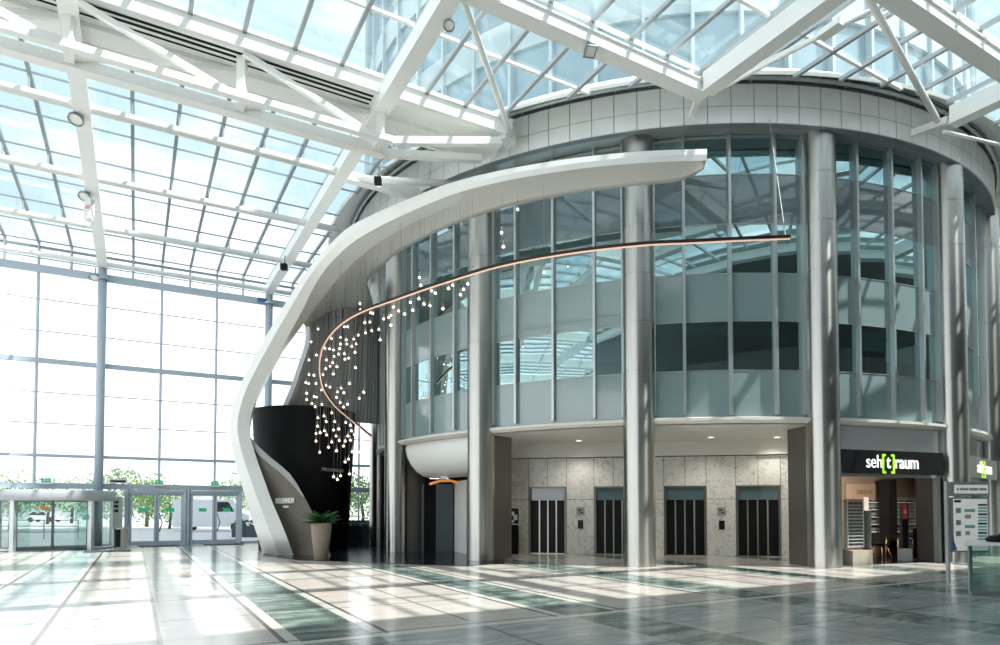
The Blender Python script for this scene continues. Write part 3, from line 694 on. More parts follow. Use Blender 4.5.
# white flared bracket at lobby left
b0 = L0+LN*0.3+LD*0.12
rows = [[b0+LD*(x*s_)+LN*(y*s_)+V(0, 0, z) for x, y in ((0, 0), (0.5, 0), (0.5, 0.25), (0, 0.25))] for z, s_ in ((2.75, 0.02+1.0), (2.9, 0.9), (3.1, 0.45), (3.35, 0.22), (3.7, 0.1))]
tag(MB().sweep(rows, True, False).build('wall_uplight', 'plaster'), 'white flared uplight in the corner left of the lifts', 'uplight')
EL = ['lift doors farthest left beside the poster stand', 'lift doors partly hidden by the free standing column', 'lift doors just right of the free standing column', 'lift doors farthest right beside the dark pier']
for i, (a, b_) in enumerate(els):
    w_ = b_-a; base = lp_((a+b_)/2, 0)
    e = thing('elevator', base, 'dark '+EL[i], 'elevator', 'lobby lifts')
    fm = MB(); 
    for s_ in (a+0.04, b_-0.04): fm.box(lp_(s_, DT/2, -0.1), (0.08, 0.22, DT), (LD, LN, V(0, 0, 1)))
    fm.box(lp_((a+b_)/2, DT-0.03, -0.1), (w_, 0.22, 0.06), (LD, LN, V(0, 0, 1)))
    fm.build('frame', 'pier', e)
    MB().box(lp_((a+b_)/2, 2.27, -0.11), (w_-0.16, 0.04, 0.48), (LD, LN, V(0, 0, 1))).build('transom_panel', 'spandrel_dark', e)
    MB().box(lp_((a+b_)/2, 1.02, -0.22), (w_-0.1, 0.02, 2.05), (LD, LN, V(0, 0, 1))).build('shaft_back', 'dark', e)
    pw = (w_-0.16)/4
    for j in range(4):
        sx = a+0.08+pw*(j+0.5)
        d_ = MB().box(lp_(sx, 1.03, -0.15 - (0.03 if j in (1, 2) else 0)), (pw-0.05, 0.04, 2.04), (LD, LN, V(0, 0, 1))).build('door_leaf', 'lift_black', e)
        if j < 3: MB().box(lp_(sx+pw/2, 1.03, -0.15), (0.045, 0.05, 2.04), (LD, LN, V(0, 0, 1))).build('door_edge', 'steel', e)
    MB().box(lp_((a+b_)/2, 0.012, -0.08), (w_-0.16, 0.16, 0.024), (LD, LN, V(0, 0, 1))).build('sill', 'steel', e)
for u, lb in ((580.5, 'the two left lifts'), (721.5, 'the two right lifts')):
    q = onwall(u); s_ = lpos(q); t = thing('call_panel', lp_(s_, 1.1, 0.0), 'black lift call button panel on the marble between '+lb, 'call panel')
    MB().box(lp_(s_, 1.12, 0.02), (0.2, 0.03, 0.32), (LD, LN, V(0, 0, 1))).build('plate', 'gloss_black', t)
    for z in (1.05, 1.17): MB().lathe([(0.0, 0), (0.03, 0)], lp_(s_, z, 0.04), 10).build('button', 'steel', t)
    t = thing('wall_sign', lp_(s_, 1.62, 0.0), 'small grey notice on the marble above the call panel of '+lb, 'sign')
    MB().box(lp_(s_, 1.62, 0.015), (0.3, 0.02, 0.3), (LD, LN, V(0, 0, 1))).build('plate', 'grey_print', t)
    MB().box(lp_(s_-0.03, 1.66, 0.027), (0.12, 0.004, 0.06), (LD, LN, V(0, 0, 1))).box(lp_(s_+0.04, 1.57, 0.027), (0.1, 0.004, 0.05), (LD, LN, V(0, 0, 1))).build('print', 'dark', t)
q = onwall(515.5); s_ = lpos(q); t = thing('poster_stand', lp_(s_, 0, 0.25), 'framed black and white poster on a dark stand left of the lifts', 'poster stand')
MB().box(lp_(s_, 0.55, 0.25), (0.3, 0.2, 1.1), (LD, LN, V(0, 0, 1))).build('pedestal', 'black', t)
MB().box(lp_(s_, 1.42, 0.3), (0.46, 0.05, 0.72), (LD, LN, V(0, 0, 1))).build('frame', 'rack_white', t)
MB().box(lp_(s_, 1.44, 0.33), (0.36, 0.012, 0.58), (LD, LN, V(0, 0, 1))).build('poster', 'dark', t)
MB().box(lp_(s_-0.05, 1.52, 0.338), (0.12, 0.004, 0.16), (LD, LN, V(0, 0, 1))).box(lp_(s_+0.06, 1.38, 0.338), (0.14, 0.004, 0.2), (LD, LN, V(0, 0, 1))).box(lp_(s_-0.06, 1.24, 0.338), (0.14, 0.004, 0.08), (LD, LN, V(0, 0, 1))).build('poster_print', 'letter', t)
# dark lobby ground slab edge
# ------------------------------------------------------------------ entrance bay with curved hood
tb, te = T0-2*SP, T0-SP
m_ = MB(); rows = []
for i in range(21):
    f = i/20; t = tb+D(2.0)+(te-tb-D(4.0))*f
    pr = [(13.25, 4.26), (13.36, 4.0), (13.36, 3.7), (13.28, 3.4), (13.1, 3.12), (12.85, 2.96), (12.5, 2.9), (11.9, 2.92), (11.9, 4.26)]
    rows.append([ring(C, r, t + D(3.4)*(max(0.0, 4.26-z)/1.36)**0.9*max(0, 1-f*3), z) for j, (r, z) in enumerate(pr)])
m_.sweep(rows, True, True)
tag(m_.build('entrance_hood', 'ribbon'), 'curved white hood over the dark entrance left of the lobby', 'hood', kind='structure')
eb = thing('wall_entrance', ring(C, 12.3, (tb+te)/2), 'dark entrance recess under the curved white hood', 'wall', kind='structure')
MB().grid([arc(11.2, tb, te-D(7), 8, 0), arc(11.2, tb, te-D(7), 8, 4.2)]).build('recess_back', 'dark', eb)
MB().grid([arc(11.2, tb, te-D(4), 8, 3.0), arc(12.9, tb, te-D(4), 8, 3.0)]).build('recess_ceiling', 'dark', eb)
a, b_ = ring(C, 12.5, tb+D(2)), ring(C, 11.2, tb+D(3)); MB().beam(a+V(0, 0, 1.45), b_+V(0, 0, 1.45), 0.5, 2.9).build('recess_side', 'black', eb)
q0, q1 = atZ(453.5, 551, 0), atZ(467.5, 554, 0)
tag(MB().box((q0+q1)/2+V(0, 0, 1.4), ((q1-q0).length, 0.14, 2.8), ((q1-q0).normalized(), V(-(q1-q0).normalized().y, (q1-q0).normalized().x, 0), V(0, 0, 1))).build('entrance_panel', 'ribbon'), 'plain white upright panel beside the dark entrance', 'panel')
q = atY(444, 485, 25.0)
t = thing('cove_lamp', q, 'curved orange light glowing inside the dark entrance', 'lamp')
MB().tube([atY(430, 484, 24.6), atY(440, 481, 24.9), atY(450, 480.5, 25.2), atY(458, 482.5, 25.5)], 0.05, 8).build('light_strip', 'orange', t)
MB().box(atY(444, 477.5, 24.0), (0.25, 0.1, 0.12)).build('fitting', 'letter', t)
# dark glass lining of the entrance
q = atY(424, 548, 25.6)
tag(MB().box(V(atY(437, 548, 25.8).x, 25.9, 1.35), (1.25, 0.06, 2.7)).build('door_1', 'planter'), 'dark glass door inside the entrance recess', 'door', kind='structure')
# leftmost bay cladding
for k, lb in ((-3, 'dark cladding panel at the foot of the narrow left bay'), (-4, 'dark cladding panel hidden behind the left bay')):
    a, b_ = T0+SP*k, T0+SP*(k+1)
    tag(MB().grid([arc(13.0, a, b_, 6, 0), arc(13.0, a, b_, 6, 4.3)]).build('wall_cladding', 'black'), lb, 'wall', kind='structure')

# ------------------------------------------------------------------ shop bays
def chord(k, R=13.3, ins=D(2.0)):
    a = ring(C, R, T0+SP*k+ins); b_ = ring(C, R, T0+SP*(k+1)-ins); d = (b_-a).normalized(); n_ = V(d.y, -d.x, 0)
    return a, b_, d, n_
UZ = V(0, 0, 1)
for k, lb, sg in ((1, 'the shop front', 'black illuminated shop sign over the open shop front'), (2, 'the second shop bay', 'smaller looking black shop sign behind the information sign')):
    a, b_, d, n_ = chord(k); L = (b_-a).length; mid = (a+b_)/2
    st = thing('shopfront', mid, ('open shop front with glasses between two steel columns' if k == 1 else 'closed shop bay behind the information sign'), 'shopfront', kind='structure')
    MB().box(mid-n_*0.1+UZ*3.85, (L+0.2, 0.12, 0.72), (d, n_, UZ)).build('lintel_panel', mat('gloss_white_panel%d' % k, (0.86, 0.88, 0.88), 0.12, 0, 0.02, spec=0.8), st)
    for s_ in (-1, 1): MB().box(mid+d*s_*(L/2-0.12)+UZ*1.36, (0.12, 0.16, 2.72), (d, n_, UZ)).build('post', 'mullion', st)
    MB().box(mid+UZ*2.72, (L, 0.14, 0.08), (d, n_, UZ)).build('head_rail', 'mullion', st)
    if k == 2: MB().quad([a+UZ*0.02, b_+UZ*0.02, b_+UZ*2.7, a+UZ*2.7]).build('shop_glass', 'vision', st)
    sn = thing('shop_sign', mid+d*(-0.33 if k == 1 else 0)+n_*0.3+UZ*2.75, sg, 'sign')
    L2 = L-0.10 if k == 1 else L+0.2
    sx_ = -0.33 if k == 1 else 0.0
    MB().box(mid+d*sx_+n_*0.28+UZ*3.1, (L2, 0.3, 0.70), (d, n_, UZ)).build('sign_box', 'gloss_black', sn)
    f = mid+d*sx_+n_*0.437+UZ*3.12
    sc = 0.56; objs = []; x_ = 0.0
    for nm_, bd_, mt_, em_, k_ in (('lettering', 'seh', 'sign_white', 0.0, 1.0), ('bracket_lettering', '[', 'sign_green', 0.006, 1.12), ('bold_lettering', 't', 'sign_white', 0.008, 1.0), ('bracket_lettering', ']', 'sign_green', 0.006, 1.12), ('bold_lettering', 'raum', 'sign_white', 0.008, 1.0)):
        o_ = text(nm_, bd_, sc*k_, (mt_, em_), sn, V(0, 0, 0)+WLOC[sn.name], d, UZ, 0.012, 'LEFT', width=0.86)
        xs = [v_.co.dot(d) for v_ in o_.data.vertices]; zs = [v_.co.z for v_ in o_.data.vertices]
        objs.append((o_, x_-min(xs), zs)); x_ += max(xs)-min(xs)+(0.03 if bd_ in ('seh', ']') else 0.022)
    base_ = f-WLOC[sn.name]
    for o_, dx_, zs in objs:
        o_.location = base_+d*(dx_-x_/2)+UZ*(-0.02)
    # shop interior shell
    it = thing('wall_shop', mid-n_*3, ('dim interior of the shop' if k == 1 else 'dim interior behind the second shop bay'), 'wall', kind='structure')
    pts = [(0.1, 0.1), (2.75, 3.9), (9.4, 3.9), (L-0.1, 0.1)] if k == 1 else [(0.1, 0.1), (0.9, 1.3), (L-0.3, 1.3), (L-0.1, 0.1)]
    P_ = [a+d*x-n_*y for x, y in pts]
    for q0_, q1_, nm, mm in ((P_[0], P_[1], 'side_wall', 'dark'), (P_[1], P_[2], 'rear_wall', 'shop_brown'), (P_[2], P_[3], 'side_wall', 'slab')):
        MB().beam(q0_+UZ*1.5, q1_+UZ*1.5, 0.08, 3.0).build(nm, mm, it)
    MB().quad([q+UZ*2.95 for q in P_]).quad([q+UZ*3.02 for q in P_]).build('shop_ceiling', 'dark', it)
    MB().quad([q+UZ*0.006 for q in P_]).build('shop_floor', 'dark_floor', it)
a, b_, d, n_ = chord(1); L = (b_-a).length; mid = (a+b_)/2
def sh(s_, dep, z): return a+d*s_-n_*dep+UZ*z
def su(u, dep):
    """distance along the shop chord for image column u at depth dep behind it"""
    r = ray(u, 509); o = a-n_*dep; den = r.x*d.y-r.y*d.x; s_ = (o.x*d.y-o.y*d.x)/den; q = V(r.x*s_, r.y*s_, 0); return (q-o).dot(d)
AX = (d, n_, UZ)
t = thing('support_post', sh(su(888, 3.0), 3.0, 0), 'dark square post in the middle of the shop', 'post')
MB().box(sh(su(888, 3.0), 3.0, 1.4), (0.4, 0.4, 2.8), AX).build('post_body', 'black', t)
# wall shelving for glasses
SHU = [(869, 918)]
s0, s1 = su(868, 3.6), su(921, 3.6)
shf = thing('wall_shelving', sh((s0+s1)/2, 3.7, 0.3), 'white wall shelving full of glasses at the back of the shop', 'shelving')
MB().box(sh((s0+s1)/2, 3.8, 1.25), (s1-s0, 0.04, 1.8), AX).build('back_panel', 'slab', shf)
for r in range(6): MB().box(sh((s0+s1)/2, 3.7, 0.55+0.28*r), (s1-s0, 0.22, 0.03), AX).build('shelf', 'rack_white', shf)
for s_ in (s0, s1): MB().box(sh(s_, 3.7, 1.2), (0.03, 0.24, 1.9), AX).build('side_panel', 'rack_white', shf)
bd = thing('fascia_board', sh(su(855, 3.8), 3.8, 2.0), 'brown board with gold lettering high on the shop back wall', 'board')
MB().box(sh(su(862, 3.8), 3.8, 2.35), (1.6, 0.06, 0.6), AX).build('board_face', mat('tan_board', (0.30, 0.22, 0.16), 0.6), bd)
gm = MB()
for i_ in range(6): gm.box(sh(su(858, 3.75)+0.13*i_, 3.745, 2.35), (0.05+0.03*(i_ % 2), 0.01, 0.16), AX)
gm.build('gold_print', 'gold', bd)
# spectacles
sg = thing('spectacles', (0, 0, 0), 'tiny pair of spectacles on the shop wall shelves', 'glasses', 'spectacles on the wall shelves')
fr = MB()
for s_ in (-1, 1):
    fr.tube([V(s_*0.045+0.038*math.cos(2*PI*i/10), 0, 0.035+0.028*math.sin(2*PI*i/10)) for i in range(11)], 0.007, 5, False)
    fr.tube([V(s_*0.082, 0, 0.045), V(s_*0.085, 0.12, 0.04)], 0.006, 5)
fr.tube([V(-0.01, 0, 0.045), V(0.01, 0, 0.045)], 0.006, 5)
fr.build('frame', 'gloss_black', sg)
ln = MB()
for s_ in (-1, 1): ln.quad([V(s_*0.045+0.036*math.cos(2*PI*i/10), 0, 0.035+0.026*math.sin(2*PI*i/10)) for i in range(10)])
ln.build('lenses', 'green_glass', sg)
rz = math.atan2(d.y, d.x)
first = True
nsh = int((s1-s0-0.1)/0.27)
for r in range(6):
    for i in range(nsh):
        pos = sh(s0+0.15+0.27*i, 3.63, 0.57+0.28*r)
        if first: sg.location = pos; sg.rotation_euler = (0, 0, rz); first = False
        else: dup(sg, pos, rz)
# display tower near the entrance
s_ = su(856.5, 0.35)
rk = thing('display_rack', sh(s_, 0.35, 0), 'tall white spectacle rack on a stone plinth at the shop entrance', 'display rack')
MB().box(sh(s_-0.06, 0.35, 0.22), (0.80, 0.5, 0.44), AX).build('plinth', 'beige_box', rk)
MB().box(sh(s_-0.08, 0.42, 1.25), (0.64, 0.06, 1.5), AX).build('back_panel', 'rack_white', rk)
for q_ in (-0.40, 0.24): MB().box(sh(s_+q_, 0.38, 1.25), (0.03, 0.14, 1.5), AX).build('upright', 'rack_white', rk)
MB().box(sh(s_-0.08, 0.36, 1.95), (0.66, 0.05, 0.12), AX).build('header', 'pink', rk)
MB().box(sh(s_+0.34, 0.3, 1.0), (0.05, 0.3, 1.3), AX).build('side_mirror', 'steel', rk)
for r in range(13): MB().box(sh(s_-0.08, 0.33, 0.56+0.105*r), (0.6, 0.10, 0.015), AX).build('shelf', 'rack_white', rk)
for r in range(13):
    for c_ in range(3):
        dup(sg, sh(s_-0.28+0.2*c_, 0.32, 0.572+0.105*r), rz, 'tiny pair of spectacles on the white rack at the shop entrance', 'spectacles on the entrance rack')
s_ = su(904, 0.9)
rk2 = thing('display_rack', sh(s_, 0.9, 0), 'slim display column with red header on a white base inside the shop', 'display rack')
MB().box(sh(s_, 0.9, 0.2), (0.30, 0.3, 0.4), AX).build('base', 'rack_white', rk2); MB().box(sh(s_, 0.92, 1.15), (0.26, 0.05, 1.5), AX).build('panel', 'black', rk2)
for q_ in (-0.15, 0.15): MB().box(sh(s_+q_, 0.9, 1.15), (0.025, 0.08, 1.5), AX).build('upright', 'steel', rk2)
MB().box(sh(s_, 0.88, 1.62), (0.22, 0.03, 0.5), AX).build('print', 'red', rk2)
MB().box(sh(s_, 0.86, 1.60), (0.12, 0.02, 0.12), AX).build('print_block', 'pink', rk2)
def chair(s_, dep, rot, label):
    o = sh(s_, dep, 0); ch = thing('shop_chair', o, label, 'chair')
    R_ = Matrix.Rotation(rot, 3, 'Z'); L_ = lambda x, y, z: o+R_ @ V(x, y, z)
    rows = []
    for yy, zz in ((-0.22, 0.46), (0.0, 0.43), (0.18, 0.45), (0.26, 0.6), (0.30, 0.82)):
        rows.append([L_(x, yy+abs(x)*-0.1*(1 if zz > 0.5 else 0), zz+abs(x)*0.15) for x in (-0.25, -0.12, 0, 0.12, 0.25)])
    MB().grid(rows).grid([[p+V(0, 0, -0.03) for p in r] for r in rows]).build('seat_shell', 'black', ch)
    for x in (-1, 1):
        for y in (-1, 1): MB().tube([L_(x*0.12, y*0.12, 0.43), L_(x*0.24, y*0.24, 0.0)], [0.022, 0.014], 8).build('leg', 'wood', ch)
    return ch
chair(su(880, 2.2), 2.2, 0.4, 'black shell chair with splayed oak legs in the shop, left one')
chair(su(922, 2.0), 2.0, -0.8, 'black shell chair with oak legs beside the slim display column')
s_ = su(922, 0.9); t = thing('counter_panel', sh(s_, 0.9, 0), 'low black panel with a small white emblem inside the shop', 'panel')
MB().box(sh(s_, 0.9, 0.55), (0.50, 0.3, 1.0), AX).build('panel_body', 'black', t)
MB().quad([sh(s_-0.09, 0.745, 0.62), sh(s_+0.09, 0.745, 0.62), sh(s_, 0.745, 0.78)]).box(sh(s_, 0.745, 0.55), (0.3, 0.004, 0.05), AX).build('emblem', 'letter', t)
t = thing('shop_table', sh(su(899, 2.3), 2.3, 0), 'small dark table in the middle of the shop', 'table')
MB().box(sh(su(899, 2.3), 2.3, 0.73), (0.9, 0.6, 0.04), AX).build('tabletop', 'black', t)
for i_ in (-1, 1):
    for j_ in (-1, 1): MB().tube([sh(su(899, 2.3)+0.36*i_, 2.3+0.22*j_, 0.71), sh(su(899, 2.3)+0.40*i_, 2.3+0.25*j_, 0)], 0.02, 6).build('leg', 'wood', t)
for i_, (u, dep) in enumerate(((845, 1.0), (856, 1.0))):
    q = sh(su(u, dep), dep, 2.85); t = thing('shop_spotlight', q, 'small white ceiling spotlight in the shop, ' + ('the left one' if i_ == 0 else 'the right one'), 'spotlight')
    MB().lathe([(0.05, 0.05), (0.07, 0.0), (0.07, -0.1), (0.06, -0.1)], q, 14).build('can', 'letter', t); MB().lathe([(0, -0.08), (0.06, -0.08)], q, 14).build('lens', 'downlight', t)
for s_, dep_ in ((1.6, 0.7), (3.4, 0.7)):  # added fill light for the shelves, aimed backwards, no fitting here
    ld = bpy.data.lights.new('shop_fill_lamp', 'SPOT'); ld.energy = 330; ld.shadow_soft_size = 0.08; ld.color = (1, 0.88, 0.76); ld.spot_size = 1.75; ld.spot_blend = 0.6
    lo = bpy.data.objects.new('shop_fill_lamp', ld); COL.objects.link(lo); lo.location = sh(s_, dep_, 2.8); lo.rotation_euler = (n_*0.9+d*(-0.25)+UZ*0.42).to_track_quat('Z', 'Y').to_euler()

# ------------------------------------------------------------------ information sign
B = atZ(947.5, 583, 0); Y_ = B.y
ist = thing('information_sign', B, 'free standing directory sign on a slim post in front of the column', 'sign')
def ip(u, v, o=0.0): return atY(u, v, Y_-o)
def iplate(u0, v0, u1, v1, th, o, name, m, par):
    p0 = atY(u0, v0, Y_); p1 = atY(u1, v1, Y_)
    return MB().box(V((p0.x+p1.x)/2, Y_-o, (p0.z+p1.z)/2), (abs(p1.x-p0.x), th, abs(p1.z-p0.z))).build(name, m, par)
iplate(945.3, 481, 949.3, 583, 0.10, 0.0, 'post', 'mullion', ist)
iplate(949, 482, 988, 496, 0.10, 0.0, 'header_box', 'mullion', ist)
hd = iplate(953, 485, 986, 493.5, 0.02, 0.06, 'header_panel', 'lit_panel', ist)
bd = iplate(950, 497.5, 988, 552, 0.08, 0.0, 'board', 'dark_bar', ist)
pf = iplate(952, 499, 986.5, 550.5, 0.02, 0.05, 'board_face', 'lit_panel', ist)
for u0, u1 in ((954.5, 956.5), (957.5, 966), (967, 976), (977, 984)): iplate(u0, 488.2, u1, 490.4, 0.004, 0.073, 'header_print', 'grey_print', hd)
for (u0, v0, u1, v1, m) in ((952.5, 500, 959, 502.5, 'dark'), (954, 508, 959, 513, 'grey_print'), (954, 520, 959, 525, 'grey_print'), (954, 531, 959, 536, 'grey_print'), (962.5, 509, 973, 512, 'teal_print'), (963, 514.5, 969, 518.5, 'peach_print'), (963, 525, 973, 528, 'teal_print'), (963.5, 531, 968, 535, 'peach_print')):
    iplate(u0, v0, u1, v1, 0.006, 0.063, 'print_block', m, pf)
for r in range(12):
    v = 504+r*3.1; iplate(976, v, 985, v+1.9, 0.006, 0.063, 'listing_row', 'teal_print' if r % 3 else 'dark', pf)
MB().quad([ip(952.2, 536, 0.062), ip(957.5, 550.3, 0.062), ip(952.2, 550.3, 0.062)]).build('blue_corner', 'blue_print', pf)
iplate(950.5, 552, 952, 562, 0.05, 0.0, 'foot_bracket', 'mullion', ist)

# ------------------------------------------------------------------ glass balustrade at right
B0 = atZ(970, 594, 0)
bl = thing('glass_balustrade', B0, 'greenish glass balustrade with a white top rail at the right edge', 'balustrade')
F1, K0 = B0+V(4.2, -0.2, 0), B0+V(1.2, 1.6, 0); K1 = K0+V(4, -0.2, 0)
def gpane(p0, p1): MB().beam(p0.lerp(p1, 0.01)+UZ*0.49, p0.lerp(p1, 0.99)+UZ*0.49, 0.02, 0.92).build('glass_pane', 'green_glass', bl)
for i in range(4): gpane(B0.lerp(F1, i/4), B0.lerp(F1, (i+1)/4))
gpane(B0, K0)
for i in range(3): gpane(K0.lerp(K1, i/3), K0.lerp(K1, (i+1)/3))
for q in (B0, K0, B0.lerp(F1, 0.25), B0.lerp(F1, 0.5), B0.lerp(K0, 0.35)): MB().box(q+UZ*0.49, (0.035, 0.035, 0.98)).build('post', 'spandrel', bl)
dF, dK = (F1-B0).normalized(), (K0-B0).normalized()
tp = [B0-dF*0.08-dK*0.1, F1-dK*0.1, K1+dK*0.1, K0-dF*0.08+dK*0.1]
MB().sweep([[q+UZ*0.965 for q in tp], [q+UZ*1.0 for q in tp]], True, True).build('top_rail', 'rack_white', bl)
MB().beam(B0+UZ*0.03, F1+UZ*0.03, 0.06, 0.06).build('base_shoe', 'mullion', bl)
B0 = B0+V(0.55, 0.25, 0)
t = thing('black_bag', B0+V(0.75, 0.5, 1.0), 'small black bag lying on the white balustrade top', 'bag')
rows = [[B0+V(0.75, 0.5, 1.0)+V(x*s_, y*s_, z) for x, y in ((-0.28, -0.16), (0.28, -0.16), (0.33, 0), (0.28, 0.16), (-0.28, 0.16), (-0.33, 0))] for z, s_ in ((0.003, 0.95), (0.04, 1.05), (0.1, 0.95), (0.14, 0.7))]
MB().sweep(rows, True, True).build('bag_body', 'black', t); MB().tube([B0+V(0.6, 0.5, 1.13), B0+V(0.68, 0.5, 1.19), B0+V(0.82, 0.5, 1.19), B0+V(0.9, 0.5, 1.13)], 0.012, 6).build('handle', 'black', t)

# ------------------------------------------------------------------ white ribbon canopy
def catmull(P, n):
    out = []
    for i in range(len(P)-1):
        p0, p1, p2, p3 = P[max(i-1, 0)], P[i], P[i+1], P[min(i+2, len(P)-1)]
        for j in range(n):
            t = j/n; out.append(0.5*((2*p1)+(p2-p0)*t+(2*p0-5*p1+4*p2-p3)*t*t+(3*p1-p0-3*p2+p3)*t**3))
    out.append(P[-1]); return out
# stations: outer edge, crease, inner edge as (u, v, Y)
ST = [ # u_out v_out Y | u_crease v Y | u_in v Y
 (707, 148.8, 16.9, 706.5, 160.5, 16.9),
 (650, 150.8, 16.95, 650, 162.5, 16.95),
 (600, 155, 17.2, 600, 166.5, 17.2),
 (550, 161.5, 17.5, 550, 173, 17.5),
 (500, 170.5, 17.95, 500, 182, 17.95),
 (450, 183, 18.7, 451, 195, 18.7),
 (400, 202.5, 19.8, 402, 215.5, 19.8),
 (370, 216, 20.7, 373, 230, 20.7),
 (345, 230, 21.6, 350, 244.5, 21.6),
 (320, 255, 22.6, 328, 266, 22.6),
 (302, 278, 23.3, 314, 287, 23.3),
 (285, 304, 23.8, 302, 311, 23.8),
 (265, 338, 24.2, 284, 344, 24.2),
 (249, 367, 24.4, 269, 372, 24.4),
 (237.5, 392, 24.5, 257.5, 395, 24.5),
 (230.5, 418, 24.5, 250.5, 420, 24.5),
 (230.5, 438, 24.4, 250.5, 437, 24.4),
 (235, 462, 24.3, 257.5, 461, 24.3),
 (240.5, 481, 24.1, 264.3, 480, 24.0),
 (246.5, 501, 24.0, 271.5, 500, 23.8),
 (252.5, 521, 23.9, 280, 520, 23.6),
 (258.5, 540, 23.8, 288, 540, 23.4),
 (262.6, 553.5, None, 293.5, 555.5, None)]
Oc, Ic = [], []
for a in ST:
    if a[2] is None: Oc.append(atZ(a[0], a[1], 0.0)); Ic.append(atZ(a[3], a[4], 0.0))
    else: Oc.append(atY(a[0], a[1], a[2])); Ic.append(atY(a[3], a[4], a[5]))
NS = 6
Os, Is = catmull(Oc, NS), catmull(Ic, NS)
secs = []
for i, (o_, in_) in enumerate(zip(Os, Is)):
    f = min(1, max(0, (i/NS-6)/6))       # 0 on the canopy, 1 on the leg
    g_ = min(1, max(0, (i/NS-15)/7))
    dep = 0.55+0.75*f                     # how far the rim goes back
    mid_ = (o_+in_)/2; crease = o_.lerp(in_, 0.5+0.10*g_) + V(0, -0.02-0.22*f, 0)
    # backwards direction: away from camera, horizontal, towards rotunda centre
    hd_ = FC-mid_; hd_.z = 0; hd_.normalize(); bdir = (hd_*(1-f)+V(-0.37, 1, 0).normalized()*f).normalized()
    secs.append([o_, crease, in_, in_+bdir*dep, o_+bdir*dep])
rb = thing('ribbon_canopy', V(Os[-1].x, Os[-1].y+0.5, 0), 'sweeping white ribbon canopy curling down to a slanted foot', 'canopy')
RM = MB(); RM.sweep(secs, True, False); rim = RM.build('rim', 'ribbon', rb)
# soffit: from the rim's inner edge back to the rotunda side
def gz(u, v, Z): return atZ(u, v, Z)
BK = [(704, 168.5, 10.8), (681, 181, 10.78), (620, 187.5, 10.75), (560, 196.5, 10.75), (500, 209, 10.75), (440, 231, 10.75), (400, 252, 10.75), (385, 264, 10.75), (367, 284, 10.75)]
Bpts = [atZ(*b_) for b_ in BK]
Bpts += [V(-5.75, 28.9, 10.7), V(-6.7, 28.6, 10.6), V(-7.5, 28.1, 10.3), V(-8.12, 27.5, 9.55)]
Bs = catmull(Bpts, 6)
Ain = [Is[int(round(k*(NS*11.2)/(len(Bs)-1)))] for k in range(len(Bs))]
rows = []
for A_, B_ in zip(Ain, Bs):
    r = []
    for j in range(7):
        t = j/6; q = A_.lerp(B_, t); q.z = A_.z+(B_.z-A_.z)*(t**2.2) - 0.0; r.append(q)
    rows.append(r)
sf = MB(); sf.grid(rows, sm=True); sf.grid([[q+V(0, 0, 0.22) for q in r] for r in rows], sm=True)
sf.grid([[r[-1], r[-1]+V(0, 0, 0.22)] for r in rows], sm=False)
sf.grid([[q, q+V(0, 0, 0.22)] for q in rows[0]], sm=False)
so = sf.build('soffit', 'soffit', rb)
SBV = BVHTree.FromPolygons([v for v in sf.v[:len(rows)*7]], [f for f in sf.f[:(len(rows)-1)*6]])
# hanging back wall with the curved opening edge
edge = [(309.5, 329, 27.5), (310, 338, 27.45), (307.5, 351, 27.3), (302, 367, 27.1), (296.5, 384, 26.9), (288, 405, 26.7), (283, 415, 26.6)]
E_ = catmull([atY(*e) for e in edge], 5)
Rw = V(-5.6, 29.3, 0)
rows = []
for e in E_:
    rr = []
    for j in range(41):
        t = j/40; q = e.lerp(V(Rw.x, Rw.y, e.z), t); q += V(0.35, 0.55, 0)*(-math.sin(PI*t)*0.5)*-1 + V(0.0, 0.012*(1 if j % 2 else -1), 0)
        rr.append(q)
    rows.append(rr)
top = []
for j in range(41):
    q = rows[0][j].copy(); t = j/40
    q.z = 9.6+(10.95-9.6)*min(1, (t*2.6))**0.6; top.append(q)
rows = [top]+rows
cw = MB(); cw.grid(rows, sm=False); cw.grid([[q+V(0.1, 0.25, 0) for q in r] for r in rows], sm=False)
cw.build('hanging_curtain', 'curtain', rb)
lipm = MB(); secs = []
for e in [top[0]]+E_: secs.append([e+V(-0.16, -0.12, 0), e+V(0.05, -0.14, 0), e+V(0.12, 0.3, 0), e+V(-0.12, 0.3, 0)])
lipm.sweep(secs, True, False); lipm.build('opening_edge', 'lip', rb)

# ------------------------------------------------------------------ black drum, taupe wing wall, dark floor area
DC = V(-8.53, 28.24, 0)
dr = thing('drum_wall', DC, 'tall black tapering drum wall under the ribbon canopy', 'drum')
MB().lathe([(0.0, 0.0), (1.85, 0.0), (2.17, 5.9), (2.05, 5.9), (2.0, 5.7), (0, 5.7)], DC, 56).build('drum_body', 'black', dr)
def ontodrum(u, v):
    r = ray(u, v); o = V(0, 0, EYE); R = 2.05
    A = r.x**2+r.y**2; Bq = 2*((o.x-DC.x)*r.x+(o.y-DC.y)*r.y); Cq = (o.x-DC.x)**2+(o.y-DC.y)**2-R*R
    for _ in range(4):
        s_ = (-Bq-math.sqrt(max(0, Bq*Bq-4*A*Cq)))/(2*A); z = EYE+r.z*s_; R = 1.85+0.32*z/5.9; Cq = (o.x-DC.x)**2+(o.y-DC.y)**2-R*R
    return r*s_+o
wd = 'MILLENNIUM'
pa, pb = ontodrum(317, 469), ontodrum(344, 471.5)
fdir = (pb-pa); fdir.normalize(); nrm = fdir.cross(UZ).normalized()
if nrm.y > 0: nrm = -nrm
text('lettering', wd, 0.20, ('letter_grey', 0.0), dr, (pa+pb)/2+nrm*0.14, fdir, UZ, 0.02, width=0.92)
wgY = 24.2
wing = thing('wing_wall', atZ(306, 555.5, 0), 'taupe wedge shaped wing wall with white lettering beside the ribbon foot', 'wall panel')
